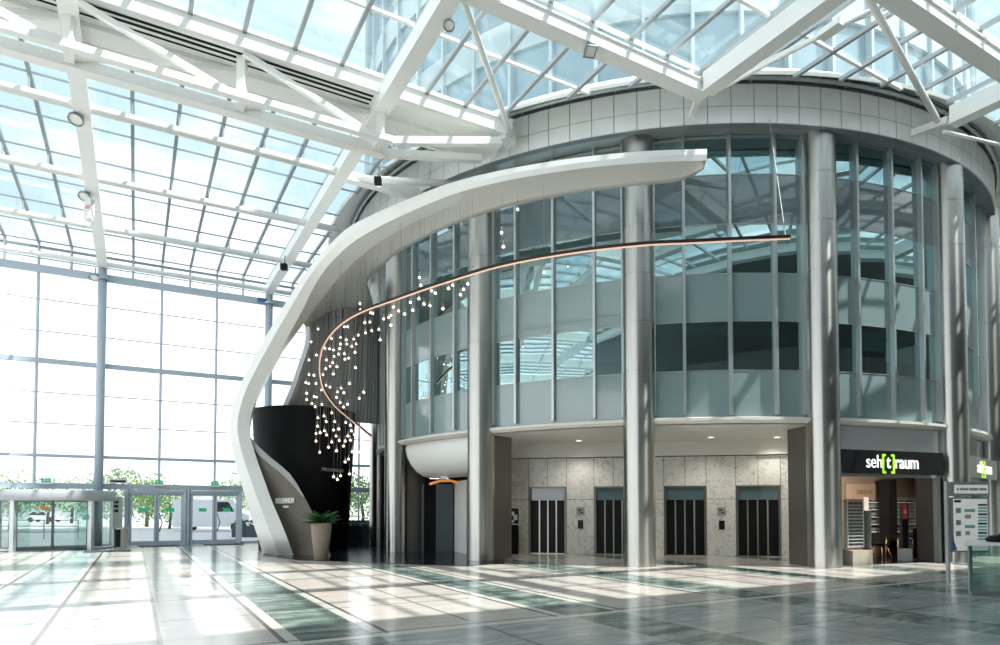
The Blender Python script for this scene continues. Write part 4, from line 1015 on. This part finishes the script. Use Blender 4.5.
poly = [(250.5, 437), (258, 446), (270, 457), (282, 466.5), (290, 474), (297, 484), (304, 496), (311, 509.5), (317, 522), (324, 538), (331, 556), (294, 556), (288, 541), (280, 521), (271.5, 501), (264, 481), (257, 461)]
def wy(u): return 24.6-1.05*(u-250)/80
f0 = [atY(u, v, wy(u)) for u, v in poly]
for q in f0: q.z = max(q.z, 0.0)
bm_ = MB(); bm_.quad(f0); bm_.quad([q+V(-0.05, 0.14, 0) for q in f0][::-1])
for i in range(len(f0)):
    a_, b2 = f0[i], f0[(i+1) % len(f0)]; bm_.quad([a_, b2, b2+V(-0.05, 0.14, 0), a_+V(-0.05, 0.14, 0)])
bm_.build('wing_body', 'brown', wing)
st = [(250.5, 437), (258, 446), (270, 457), (282, 466.5), (290, 474), (297, 484), (304, 496)]
inn = [(252, 446), (259, 455), (268, 463), (279, 471.5), (287, 479), (295.5, 488), (303.5, 498)]
bm_ = MB(); bm_.grid([[atY(u, v, wy(u)-0.03), atY(u2, v2, wy(u2)-0.06)] for (u, v), (u2, v2) in zip(st, inn)], sm=False)
bm_.grid([[atY(u, v, wy(u)-0.03), atY(u, v, wy(u))] for (u, v) in st], sm=False); bm_.grid([[atY(u, v, wy(u)-0.06), atY(u, v, wy(u))] for (u, v) in inn], sm=False)
bm_.build('bevelled_edge', 'taupe_edge', wing)
wr = (atY(297, 498, wy(297))-atY(273, 498.5, wy(273))).normalized()
text('lettering', 'MILLENNIUM', 0.27, ('letter', 0.012), wing, atY(284.8, 501, wy(284.8)-0.06), wr, UZ, 0.015, shear=0.0, width=0.52)
MB().box(atY(285.8, 506.7, wy(285)-0.06), (0.2, 0.03, 0.08)).build('small_plate', 'letter', wing)
# dark polished area
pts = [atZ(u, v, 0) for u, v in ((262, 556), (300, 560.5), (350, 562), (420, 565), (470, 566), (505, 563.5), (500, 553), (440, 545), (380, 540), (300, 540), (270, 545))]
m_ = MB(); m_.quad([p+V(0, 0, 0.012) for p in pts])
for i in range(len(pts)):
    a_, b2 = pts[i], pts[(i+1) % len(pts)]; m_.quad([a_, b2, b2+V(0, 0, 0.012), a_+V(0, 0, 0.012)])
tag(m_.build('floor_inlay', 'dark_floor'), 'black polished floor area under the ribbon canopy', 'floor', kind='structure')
# low dark wall at the back
a_, b2 = wp(7.6, 33.9), wp(12.0, 33.9); tag(MB().beam(a_+UZ*0.55, b2+UZ*0.55, 0.25, 1.1).build('wall_low', 'spandrel_dark'), 'low dark wall in front of the glazing behind the drum', 'wall', kind='structure')

# ------------------------------------------------------------------ copper ring light and pendants
RB = [(790, 238.5, 16.1), (740, 240.5, 16.0), (690, 243, 16.2), (640, 245.5, 16.5), (570, 253.5, 17.1), (500, 266.5, 17.9), (440, 284.5, 19.2), (395, 300, 20.4), (360, 313, 21.6), (338, 327, 22.6), (324, 345, 23.6), (319.5, 366, 24.3), (323, 388, 24.9), (335, 406, 25.5), (352, 421, 26.2), (371, 437, 27.2)]
rc = catmull([atY(*p) for p in RB], 7)
lr = thing('ring_light', rc[0], 'long curved copper light strip looping in front of the columns', 'light fixture')
secs, sec2 = [], []
for i, q in enumerate(rc):
    dd = (rc[min(i+1, len(rc)-1)]-rc[max(i-1, 0)]).normalized(); sd = dd.cross(UZ).normalized()
    secs.append([q-sd*0.04+UZ*0.085, q+sd*0.04+UZ*0.085, q+sd*0.04+UZ*0.005, q-sd*0.04+UZ*0.005])
    sec2.append([q-sd*0.025+UZ*0.004, q+sd*0.025+UZ*0.004, q+sd*0.025-UZ*0.022, q-sd*0.025-UZ*0.022])
MB().sweep(secs, True, False).build('channel', 'bronze', lr); MB().sweep(sec2, True, False).build('light_strip', 'copper', lr)
for i, topv in ((1, (769, 119, 12.75)), (30, None), (48, None), (62, None)):
    q = rc[i]; up = atZ(*topv) if topv else V(q.x, q.y, 10.76)
    if topv is None:
        h = SBV.ray_cast(q+V(0, 0, 0.2), UZ)
        if h[0] is None: continue
        up = h[0]
    MB().tube([q+UZ*0.1, up], 0.008, 5).build('cable', 'wire', lr)
pend = []
for x, y in ((655, 15), (667, 105), (125, 305), (135, 355), (203, 390), (228, 405), (313, 375), (340, 352), (437, 345), (410, 380), (390, 415), (467, 280), (122, 440), (155, 475), (193, 485), (68, 465), (82, 515), (277, 505), (30, 540)): pend.append((400+x/6.45, 230+y/6.45))
pend.append((517.6, 209)); pend.append((544, 272))
for x, y in ((430, 95), (433, 140), (555, 100), (505, 160), (522, 165), (465, 232), (502, 228), (670, 120), (707, 148), (600, 205), (637, 195), (652, 180), (652, 250), (565, 280), (515, 290), (470, 305), (418, 322), (575, 355), (318, 262), (342, 262), (240, 280), (130, 278), (225, 345), (290, 338), (332, 355), (385, 350), (402, 385), (372, 402), (335, 385), (290, 385), (178, 415), (212, 420), (240, 428), (285, 418), (278, 458), (318, 455), (348, 487), (395, 445), (322, 495), (245, 475), (190, 500), (118, 465), (80, 370), (65, 500), (235, 520), (265, 548), (185, 562), (215, 545), (140, 563), (398, 555), (240, 600), (165, 605), (65, 605), (100, 610), (150, 465)): pend.append((300+x/7.17, 290+y/7.17))
for x, y in ((85, 120), (100, 125), (140, 125), (90, 178), (130, 195), (142, 198), (118, 233), (172, 238), (90, 212), (135, 250), (170, 160), (195, 135), (215, 145), (230, 75), (320, 125), (397, 172), (373, 205), (255, 170), (275, 150), (290, 175), (250, 200), (270, 228), (288, 252), (310, 237), (225, 283), (150, 310), (183, 300), (195, 330), (240, 330), (300, 335), (325, 350), (140, 395), (162, 390), (148, 355), (185, 380), (197, 402), (140, 435), (235, 375), (262, 370), (330, 380), (248, 408), (265, 432), (312, 408), (297, 435), (325, 430), (347, 400), (352, 440), (225, 440), (288, 462), (207, 468), (160, 495), (250, 487), (335, 492), (315, 532), (297, 547), (320, 612), (235, 627), (272, 622), (255, 642), (375, 495), (405, 490), (398, 545)): pend.append((290+x/5.38, 360+y/5.38))
bm1 = MB().lathe([(0.004, 0.20), (0.014, 0.19), (0.018, 0.10), (0.035, 0.055), (0.068, 0.01), (0.072, -0.02), (0.055, -0.06), (0.02, -0.08), (0.0, -0.082)], V(0, 0, 0), 14)
bm2 = MB().lathe([(0.0, 0.03), (0.026, 0.018), (0.042, -0.012), (0.034, -0.038), (0.0, -0.056)], V(0, 0, 0), 10)
bm3 = MB().tube([V(0, 0, 0.19), V(0, 0, 0.24)], 0.012, 6)
p0 = thing('pendant_light', (0, 0, 0), 'x', 'pendant light', 'x')
bm1.build('glass_drop', 'bulb', p0); bm2.build('lamp', 'led', p0); bm3.build('cap', 'bronze', p0)
wire_me = MB().tube([V(0, 0, 0), V(0, 0, 1)], 0.003, 4).build('cord', 'wire', p0)
NB = len(Bs)
def yrange(u):
    fr_ = [(620, 17.0), (545, 17.6), (500, 18.2), (450, 18.9), (400, 20.0), (370, 21.2), (345, 22.4), (320, 23.9), (295, 25.2)]
    ba_ = [(620, 18.0), (545, 18.6), (500, 19.3), (450, 20.6), (400, 22.5), (370, 25.5), (345, 26.6), (320, 26.9), (295, 26.4)]
    def ip_(T):
        for (u1, y1), (u0, y0) in zip(T, T[1:]):
            if u0 <= u <= u1: return y0+(y1-y0)*(u-u0)/(u1-u0)
        return T[0][1] if u > T[0][0] else T[-1][1]
    return ip_(fr_), ip_(ba_)
first = True
for u, v in pend:
    y0, y1 = yrange(u); Yp = y0+(y1-y0)*rnd.uniform(0.15, 0.75)
    if v > 405: Yp = min(Yp, 25.4)
    q = atY(u, v, Yp)
    if v > 404: gl, lb = 'pendant drops hanging in front of the black drum', 'small glowing glass drop pendant hanging in front of the black drum wall'
    elif u > 400: gl, lb = 'pendant drops hanging in front of the teal glazing', 'small clear glass drop pendant hanging in front of the teal glazing'
    elif v > 345: gl, lb = 'pendant drops hanging low before the grey curtain', 'small glowing glass drop pendant low in front of the grey hanging curtain'
    else: gl, lb = 'pendant drops hanging high before the grey curtain', 'small glowing glass drop pendant high in front of the grey hanging curtain'
    if first: o = p0; o.location = q; o['label'] = lb; o['group'] = gl; first = False
    else: o = dup(p0, q, rnd.uniform(0, 6), lb, gl)
    h = SBV.ray_cast(q+V(0, 0, 0.3), UZ)
    zt = h[0].z if h[0] is not None else 10.76
    for ch in o.children:
        if ch.name.startswith('cord'): ch.location = (0, 0, 0.23); ch.scale = (1, 1, max(0.1, zt-q.z-0.23))

# ------------------------------------------------------------------ fern in pot, planters
def fern(c, n, R, label, name='potted_fern', pot=True):
    pass
fb = atZ(321, 560, 0)
ft = thing('potted_fern', fb, 'lush green fern in a tall sand coloured pot beside the wing wall', 'potted plant')
MB().lathe([(0.0, 0), (0.20, 0), (0.22, 0.03), (0.30, 0.7), (0.345, 1.22), (0.33, 1.24), (0.30, 1.2), (0.28, 1.12)], fb, 28).build('pot', 'pot', ft)
MB().lathe([(0.0, 1.15), (0.29, 1.13)], fb, 20).build('soil', 'soil', ft)
m_ = MB()
for i in range(100):
    az = rnd.uniform(0, 2*PI); ln_ = rnd.uniform(0.45, 0.85); el = rnd.uniform(0.45, 1.45)
    dh = V(math.cos(az), math.sin(az), 0); pts = []
    for j in range(9):
        t = j/8; pts.append(fb+V(0, 0, 1.15)+dh*(ln_*t*math.cos(el*(1-0.3*t)))+V(0, 0, ln_*(t*math.sin(el)-0.38*t*t)))
    m_.tube(pts, [0.008*(1-0.8*k/8) for k in range(9)], 4, False)
    sd = dh.cross(UZ)
    for j in range(1, 9):
        for s_ in (-1, 1):
            for h_ in (0, 0.5):
                q = pts[j-1].lerp(pts[j], h_+0.25); L_ = 0.10*math.sin(PI*min(1, (j+h_)/9.5))+0.02
                tip = q+sd*s_*L_+dh*0.04-UZ*0.02
                m_.quad([q, q+dh*0.012+sd*s_*L_*0.5+UZ*0.01, tip, q-dh*0.012+sd*s_*L_*0.5+UZ*0.004])
m_.build('fronds', 'leaf', ft)
for i, (u, v) in enumerate(((353, 545), (366, 544))):
    q = atZ(u, v, 0); t = thing('planter', q, 'dark slate planter box behind the fern, ' + ('left of the pair' if i == 0 else 'right of the pair'), 'planter')
    MB().sweep([[q+V(x*s_, y*s_, z) for x, y in ((-0.4, -0.3), (0.4, -0.3), (0.4, 0.3), (-0.4, 0.3))] for z, s_ in ((0, 0.8), (0.92, 1.0), (0.92, 0.9), (0.85, 0.88))], True, False).build('box', 'planter', t)
    MB().quad([q+V(x, y, 0.86) for x, y in ((-0.34, -0.25), (0.34, -0.25), (0.34, 0.25), (-0.34, 0.25))]).build('soil', 'soil', t)
    m_ = MB()
    for j in range(40):
        a_ = rnd.uniform(0, 6.28); b2 = q+V(rnd.uniform(-0.3, 0.3), rnd.uniform(-0.2, 0.2), 0.87); L_ = rnd.uniform(0.08, 0.2)
        dh = V(math.cos(a_), math.sin(a_), 0); m_.quad([b2, b2+dh*L_*0.5+UZ*L_*0.9+dh.cross(UZ)*0.03, b2+dh*L_+UZ*L_, b2+dh*L_*0.5+UZ*L_*0.9-dh.cross(UZ)*0.03])
    m_.build('leaves', 'leaf', t)

# ------------------------------------------------------------------ revolving door
RD = V(-19.3, 28.0, 0); RR = 2.25
rv = thing('revolving_door', RD, 'large round revolving glass door with a grey drum header at left', 'revolving door')
MB().lathe([(2.0, 2.04), (2.34, 2.04), (2.37, 2.06), (2.37, 2.45), (2.34, 2.48), (0.0, 2.5)], RD, 72).build('header_drum', 'header_grey', rv)
MB().lathe([(2.05, 2.06), (0, 2.06)], RD, 48).build('drum_ceiling', 'mullion', rv)
cd = -math.atan2(-RD.x, -RD.y)     # angle towards the camera
toC = V(-RD.x, -RD.y, 0).normalized(); ac = math.atan2(toC.y, toC.x)
sdv = V(-toC.y, toC.x, 0)
for s0_, s1_ in ((0.62, 1.75), (-1.75, -0.62)):
    MB().grid([[RD+V(RR*math.cos(ac+s0_+(s1_-s0_)*i/16), RR*math.sin(ac+s0_+(s1_-s0_)*i/16), z) for i in range(17)] for z in (0.05, 2.08)]).build('curved_glass', 'clear', rv)
    MB().tube([RD+V(RR*math.cos(ac+s0_+(s1_-s0_)*i/16), RR*math.sin(ac+s0_+(s1_-s0_)*i/16), 0.06) for i in range(17)], 0.06, 6).build('bottom_rail', 'mullion', rv)
for s_, wd_ in ((0.62, 0.16), (-0.62, 0.16), (1.25, 0.07), (-1.2, 0.07), (1.75, 0.14), (-1.75, 0.14)):
    q = RD+V(RR*math.cos(ac+s_), RR*math.sin(ac+s_), 1.05); MB().box(q, (wd_, wd_, 2.1)).build('post', 'mullion', rv)
for s_ in (-1, 1):
    pc = RD+toC*1.0+sdv*s_*0.62
    lf = MB(); hw = 0.6
    for dx in (-hw, hw): lf.box(pc+sdv*dx+UZ*1.05, (0.07, 0.05, 2.05), (sdv, toC, UZ))
    lf.box(pc+UZ*2.03, (2*hw, 0.05, 0.07), (sdv, toC, UZ)).box(pc+UZ*0.08, (2*hw, 0.05, 0.12), (sdv, toC, UZ))
    lo_ = lf.build('door_leaf', 'dark_bar', rv); MB().box(pc+UZ*1.05, (2*hw-0.07, 0.012, 1.9), (sdv, toC, UZ)).build('pane', 'clear', lo_)
    pc = RD-toC*0.4+sdv*s_*1.45
    lf = MB().box(pc+UZ*1.03, (1.3, 0.05, 2.0), (sdv, toC, UZ)).build('showcase_wing', 'clear', rv)
MB().box(RD+toC*0.9+sdv*1.4+UZ*1.03, (0.16, 0.2, 2.0), (sdv, toC, UZ)).box(RD+toC*0.9-sdv*1.4+UZ*1.03, (0.16, 0.2, 2.0), (sdv, toC, UZ)).build('wing_post', 'dark_bar', rv)
MB().box(RD-toC*0.3-sdv*1.95+UZ*1.03, (0.35, 0.8, 2.0), (sdv, toC, UZ)).build('side_pier', 'dark_bar', rv)
MB().lathe([(0, 0.015), (2.28, 0.015), (2.3, 0.0)], RD, 48).build('floor_disc', 'mat_rug', rv)
MB().box(RD+toC*0.98-sdv*0.3+UZ*1.75, (0.28, 0.02, 0.14), (sdv, toC, UZ)).build('sticker', 'orange', rv)
MB().box(RD+toC*1.9+sdv*1.1+UZ*1.35, (0.18, 0.02, 0.22), (sdv, toC, UZ)).build('notice', 'teal_print', rv)
q = atZ(93, 552.5, 0); tag(MB().box(q+V(0.2, 0.6, 0.012), (1.6, 0.9, 0.024), (WA, PA, UZ)).build('door_mat', 'mat_rug'), 'dark mat right of the revolving door', 'mat')

# ------------------------------------------------------------------ swing doors in the glass wall
def dbl_door(name, w0, w1, label):
    t = thing(name, wp((w0+w1)/2, WALLP), label, 'door', kind='structure')
    fm = MB()
    for w in (w0, w1): fm.beam(wp(w, WALLP-0.06, 0), wp(w, WALLP-0.06, 2.6), 0.15, 0.2)
    fm.beam(wp(w0, WALLP-0.06, 2.5), wp(w1, WALLP-0.06, 2.5), 0.18, 0.16); fm.build('frame', 'grey_steel', t)
    wm = (w0+w1)/2
    for a_, b2, s_ in ((w0+0.08, wm-0.005, 1), (wm+0.005, w1-0.08, -1)):
        lf = MB(); z1 = 2.42
        for w in (a_+0.05, b2-0.05): lf.beam(wp(w, WALLP-0.08, 0.02), wp(w, WALLP-0.08, z1), 0.10, 0.05)
        lf.beam(wp(a_, WALLP-0.08, z1-0.04), wp(b2, WALLP-0.08, z1-0.04), 0.05, 0.09).beam(wp(a_, WALLP-0.08, 0.11), wp(b2, WALLP-0.08, 0.11), 0.05, 0.2)
        lo_ = lf.build('door_leaf', 'grey_steel', t)
        MB().quad([wp(a_+0.1, WALLP-0.08, 0.2), wp(b2-0.1, WALLP-0.08, 0.2), wp(b2-0.1, WALLP-0.08, z1-0.08), wp(a_+0.1, WALLP-0.08, z1-0.08)]).build('pane', 'wall_glass', lo_)
        c_ = (a_+b2)/2
        MB().box(wp(c_, WALLP-0.1, 1.66), (0.34, 0.012, 0.17), (WA, PA, UZ)).build('exit_sticker', 'exit_green', lo_)
        if s_ == -1: MB().tube([wp(a_+0.12, WALLP-0.1, 1.45), wp(a_+0.12, WALLP-0.2, 1.4), wp(a_+0.22, WALLP-0.22, 1.05), wp(a_+0.12, WALLP-0.2, 0.7), wp(a_+0.12, WALLP-0.1, 0.65)], 0.03, 8).build('pull_handle', 'dark_bar', lo_)
    return t
dbl_door('door_2', -0.32, 2.08, 'grey framed glass double doors nearer the revolving door')
dbl_door('door_3', 2.22, 4.52, 'grey framed glass double doors nearer the ribbon foot')
fx = thing('window_9', wp(5.1, WALLP), 'fixed ground level glazing around the doors', 'window', kind='structure')
m_ = MB()
for a_, b2 in ((-4.8, -1.45), (-1.3, -0.42), (4.62, 5.75), (5.9, 20)):
    m_.quad([wp(a_, WALLP, 0.1), wp(b2, WALLP, 0.1), wp(b2, WALLP, 2.65), wp(a_, WALLP, 2.65)])
m_.build('pane', 'wall_glass', fx)
MB().beam(wp(4.6, WALLP, 0.05), wp(20, WALLP, 0.05), 0.1, 0.12).beam(wp(-1.3, WALLP, 0.05), wp(-0.4, WALLP, 0.05), 0.1, 0.1).build('bottom_rail', 'grey_steel', fx)
for w, lb in ((0.3, 'left'), (3.0, 'right')):
    tag(MB().box(wp(w+0.7, 33.5, 0.012), (1.7, 1.0, 0.024), (WA, PA, UZ)).build('door_mat', 'mat_rug'), f'dark entrance mat in front of the {lb} double doors', 'mat')
for w, lb in ((0.95, 'above the left double doors'), (3.35, 'above the right double doors'), (-3.4, 'above the revolving door')):
    t = thing('exit_sign', wp(w, WALLP-0.2, 2.95), 'small green emergency exit sign on the beam '+lb, 'exit sign'); q = WLOC[t.name]
    MB().box(q, (0.34, 0.08, 0.18), (WA, PA, UZ)).build('sign_face', 'exit_green', t); MB().box(q-UZ*0.13, (0.5, 0.16, 0.08), (WA, PA, UZ)).build('housing', 'rack_white', t)
    MB().box(q-PA*0.045-WA*0.05, (0.05, 0.01, 0.11), (WA, PA, UZ)).box(q-PA*0.045+WA*0.07, (0.09, 0.01, 0.04), (WA, PA, UZ)).build('pictogram', 'letter', t)
t = thing('door_closer_box', wp(-0.7, WALLP-0.25, 2.98), 'white box with a dark slot on the beam beside the post', 'box'); q = WLOC[t.name]
MB().box(q, (0.7, 0.2, 0.2), (WA, PA, UZ)).build('case', 'rack_white', t); MB().box(q-PA*0.105-UZ*0.02, (0.6, 0.02, 0.08), (WA, PA, UZ)).build('slot', 'black', t)
q = atZ(121, 548.5, 0); t = thing('litter_bin', q, 'steel litter bin with a black front beside the glass doors', 'bin')
MB().lathe([(0.0, 0), (0.27, 0), (0.28, 0.02), (0.28, 0.82), (0.30, 0.84), (0.30, 0.88), (0.2, 0.9), (0.18, 0.86)], q, 24).build('bin_body', 'steel', t); MB().box(q+V(0.02, -0.27, 0.45), (0.2, 0.06, 0.75)).build('front_panel', 'black', t)
q = wp(-0.75, 34.25, 1.3); t = thing('door_notice', q, 'narrow notice with dark symbols on the glass beside the left double doors', 'notice')
MB().box(q+UZ*0.2, (0.5, 0.02, 1.5), (WA, PA, UZ)).build('sheet', 'poster', t)
for i in range(3): MB().box(q-PA*0.015+UZ*(0.72-0.2*i), (0.16, 0.01, 0.12), (WA, PA, UZ)).build('symbol', 'dark', t)

# ------------------------------------------------------------------ outside
def tree(u, v_base_dist, h, r, label, m='tree', seed=0):
    R_ = random.Random(seed); ry = ray(u, 509); q = V(ry.x*v_base_dist, v_base_dist, -0.06)
    t = thing('tree', q, label, 'tree', 'trees outside the glass wall')
    MB().tube([q, q+V(0.1, 0, h*0.3), q+V(-0.1, 0.1, h*0.6)], [0.035*h, 0.028*h, 0.01*h], 8).build('trunk', 'bark', t)
    m_ = MB(); cl = [(q+V(R_.uniform(-1, 1)*r*0.65, R_.uniform(-1, 1)*r*0.65, h*R_.uniform(0.38, 0.88)), r*R_.uniform(0.3, 0.5)) for _ in range(13)]
    for c_, cr in cl:
        for _ in range(95):
            dv = V(R_.gauss(0, 1), R_.gauss(0, 1), R_.gauss(0, 1)).normalized()*cr*R_.uniform(0.6, 1.0)
            a1 = V(R_.gauss(0, 1), R_.gauss(0, 1), R_.gauss(0, 1)).normalized(); a2 = a1.orthogonal().normalized(); s_ = h*0.028*R_.uniform(0.7, 1.4)
            p_ = c_+dv; m_.quad([p_-a1*s_, p_+a2*s_*0.6, p_+a1*s_, p_-a2*s_*0.6])
    m_.build('crown', m, t); return t
TL = [(-35, 60, 6.0, 4.5, 'leafy tree outside, beyond the left edge of the revolving door', 'tree'), (10, 52, 4.6, 3.6, 'round tree outside behind the left part of the revolving door', 'tree'), (48, 75, 6.0, 4.5, 'pale tree outside showing above the revolving door', 'tree_b'), (72, 80, 6.6, 5.0, 'pale tree outside beside the grey post', 'tree_b'), (118, 62, 6.2, 4.2, 'grey green tree outside left of the double doors', 'tree_b'), (147, 64, 6.6, 3.6, 'bright green tree outside behind the left double doors', 'tree'), (170, 58, 4.6, 3.4, 'low green tree outside behind the right leaf of the left doors', 'tree'), (187, 62, 3.2, 2.5, 'small green tree outside between the two double doors', 'tree'), (238, 70, 7.0, 3.0, 'tree outside just left of the ribbon leg', 'tree_b'), (362, 48, 5.2, 2.8, 'bright green tree outside seen right of the black drum', 'tree'), (376, 60, 6.0, 4.0, 'pale tree outside farther behind the drum', 'tree_b')]
for i, (u, dist, h, r, lb, mm) in enumerate(TL): tree(u, dist, h*0.84, r, lb, mm, i+3)
def vehicle(u, dist, label, L, H, Wd, m, van=True, rot=0.0):
    ry = ray(u, 509); q = V(ry.x*dist, dist, -0.06); t = thing('van' if van else 'car', q, label, 'van' if van else 'car')
    R_ = Matrix.Rotation(rot, 3, 'Z'); P = lambda x, y, z: q+R_ @ V(x, y, z)
    prof = [(-L/2, 0.35), (L/2, 0.35), (L/2, H*0.5), (L*0.40, H*0.58), (L*0.28, H), (-L/2, H)] if van else [(-L/2, 0.35), (L/2, 0.3), (L/2, H*0.52), (L*0.24, H*0.6), (L*0.1, H), (-L*0.28, H), (-L*0.46, H*0.62), (-L/2, H*0.55)]
    MB().sweep([[P(x, y*Wd/2, z) for x, z in prof] for y in (-1, 1)], True, False).build('body', m, t)
    wp_ = [(L*0.30, H*0.62), (L*0.22, H*0.93), (L*0.06, H*0.93), (L*0.06, H*0.62)] if van else [(L*0.18, H*0.64), (L*0.08, H*0.95), (-L*0.26, H*0.95), (-L*0.38, H*0.64)]
    MB().quad([P(x, -Wd/2-0.01, z) for x, z in wp_]).build('side_window', 'gloss_black', t)
    for x in (-L*0.31, L*0.31):
        for y in (-1, 1): MB().tube([P(x, y*Wd/2-0.12*y, 0.33), P(x, y*Wd/2+0.02*y, 0.33)], 0.33, 16).build('wheel', 'tyre', t)
vehicle(214, 52, 'white delivery van parked outside the right double doors', 5.6, 2.5, 2.0, 'van_white', True, 0.25)
vehicle(45, 88, 'pale silver car parked far outside the revolving door', 4.2, 1.45, 1.7, 'van_white', False, 0.1)
vehicle(192, 95, 'small red car parked beside the white van', 4.0, 1.4, 1.7, 'car_red', False, 0.2)
for u, dist, h, lb in ((90, 120, 3.2, 'long pale building far behind the trees'), (215, 110, 5.0, 'pale flat building behind the white van')):
    ry = ray(u, 509); q = V(ry.x*dist, dist, -0.06); t = thing('building', q, lb, 'building')
    MB().box(q+V(0, 0, h/2), (26, 8, h)).build('walls', 'house', t); MB().box(q+V(0, 0, h+0.12), (26.6, 8.6, 0.24)).build('roof_edge', 'bar', t)
    for i in range(8): MB().box(q+V(-10.5+3*i, -4.02, h*0.55), (1.4, 0.05, 1.1)).build('window', 'spandrel_dark', t)
rl = thing('railing', atY(10, 520, 38), 'thin metal railing outside behind the revolving door', 'railing'); q = WLOC[rl.name]
for z in (0.35, 0.7, 1.05): MB().tube([V(q.x-4, q.y, z), V(q.x+4, q.y, z)], 0.03, 6).build('rail', 'dark_bar', rl)
for i in range(5): MB().tube([V(q.x-4+2*i, q.y, -0.06), V(q.x-4+2*i, q.y, 1.05)], 0.03, 6).build('post', 'dark_bar', rl)
for i, (u, v) in enumerate(((240.5, 531), (256, 533))):
    q = atZ(u, 537, -0.06); q = V(q.x*1.0, q.y, -0.06); t = thing('outdoor_planter', q, 'dark planter outside the glass, ' + ('left one with a low bush' if i == 0 else 'square one beside the ribbon leg'), 'planter')
    MB().box(q+UZ*0.35, (0.8, 0.8, 0.7)).build('box', 'planter', t)
    m_ = MB()
    for j in range(60):
        p_ = q+V(rnd.uniform(-0.4, 0.4), rnd.uniform(-0.4, 0.4), 0.7+rnd.uniform(0, 0.35)); a1 = V(rnd.gauss(0, 1), rnd.gauss(0, 1), rnd.gauss(0, 1)).normalized(); a2 = a1.orthogonal()
        m_.quad([p_-a1*0.1, p_+a2*0.06, p_+a1*0.1, p_-a2*0.06])
    m_.build('bush', 'leaf', t)

# ------------------------------------------------------------------ sky and sun
wld = bpy.data.worlds.new('sky'); scn.world = wld; wld.use_nodes = True
nt = wld.node_tree; nt.nodes.clear()
out = nt.nodes.new('ShaderNodeOutputWorld'); bg = nt.nodes.new('ShaderNodeBackground')
tc = nt.nodes.new('ShaderNodeTexCoord'); sx = nt.nodes.new('ShaderNodeSeparateXYZ'); nt.links.new(tc.outputs['Generated'], sx.inputs[0])
# clouds on a flat layer
zc = mth(nt, 'MAXIMUM', sx.outputs[2], 0.05)
cb = nt.nodes.new('ShaderNodeCombineXYZ'); nt.links.new(mth(nt, 'DIVIDE', sx.outputs[0], zc), cb.inputs[0]); nt.links.new(mth(nt, 'DIVIDE', sx.outputs[1], zc), cb.inputs[1])
nz = nt.nodes.new('ShaderNodeTexNoise'); nz.inputs['Scale'].default_value = 1.1; nz.inputs['Detail'].default_value = 7; nz.inputs['Roughness'].default_value = 0.55
nt.links.new(cb.outputs[0], nz.inputs['Vector'])
rp = nt.nodes.new('ShaderNodeMapRange'); rp.inputs[1].default_value = 0.46; rp.inputs[2].default_value = 0.66; nt.links.new(nz.outputs['Fac'], rp.inputs[0])
hz = nt.nodes.new('ShaderNodeMapRange'); hz.inputs[1].default_value = 0.36; hz.inputs[2].default_value = 0.24; nt.links.new(sx.outputs[2], hz.inputs[0])
sky = mixc(nt, hz.outputs[0], (0.43, 0.555, 0.63), (1.10, 1.13, 1.15))
sky = mixc(nt, mth(nt, 'MULTIPLY', rp.outputs[0], 0.92), sky, (1.15, 1.16, 1.17))
nt.links.new(sky, bg.inputs[0]); bg.inputs[1].default_value = 1.0
nt.links.new(bg.outputs[0], out.inputs[0])
sl = bpy.data.lights.new('sun', 'SUN'); sl.energy = 4.2; sl.angle = D(0.8); sl.color = (1, 0.96, 0.90)
so_ = bpy.data.objects.new('sun', sl); COL.objects.link(so_)
so_.rotation_euler = V(0.58, -0.21, 1.0).to_track_quat('Z', 'Y').to_euler()
so_.location = (20, -10, 40)
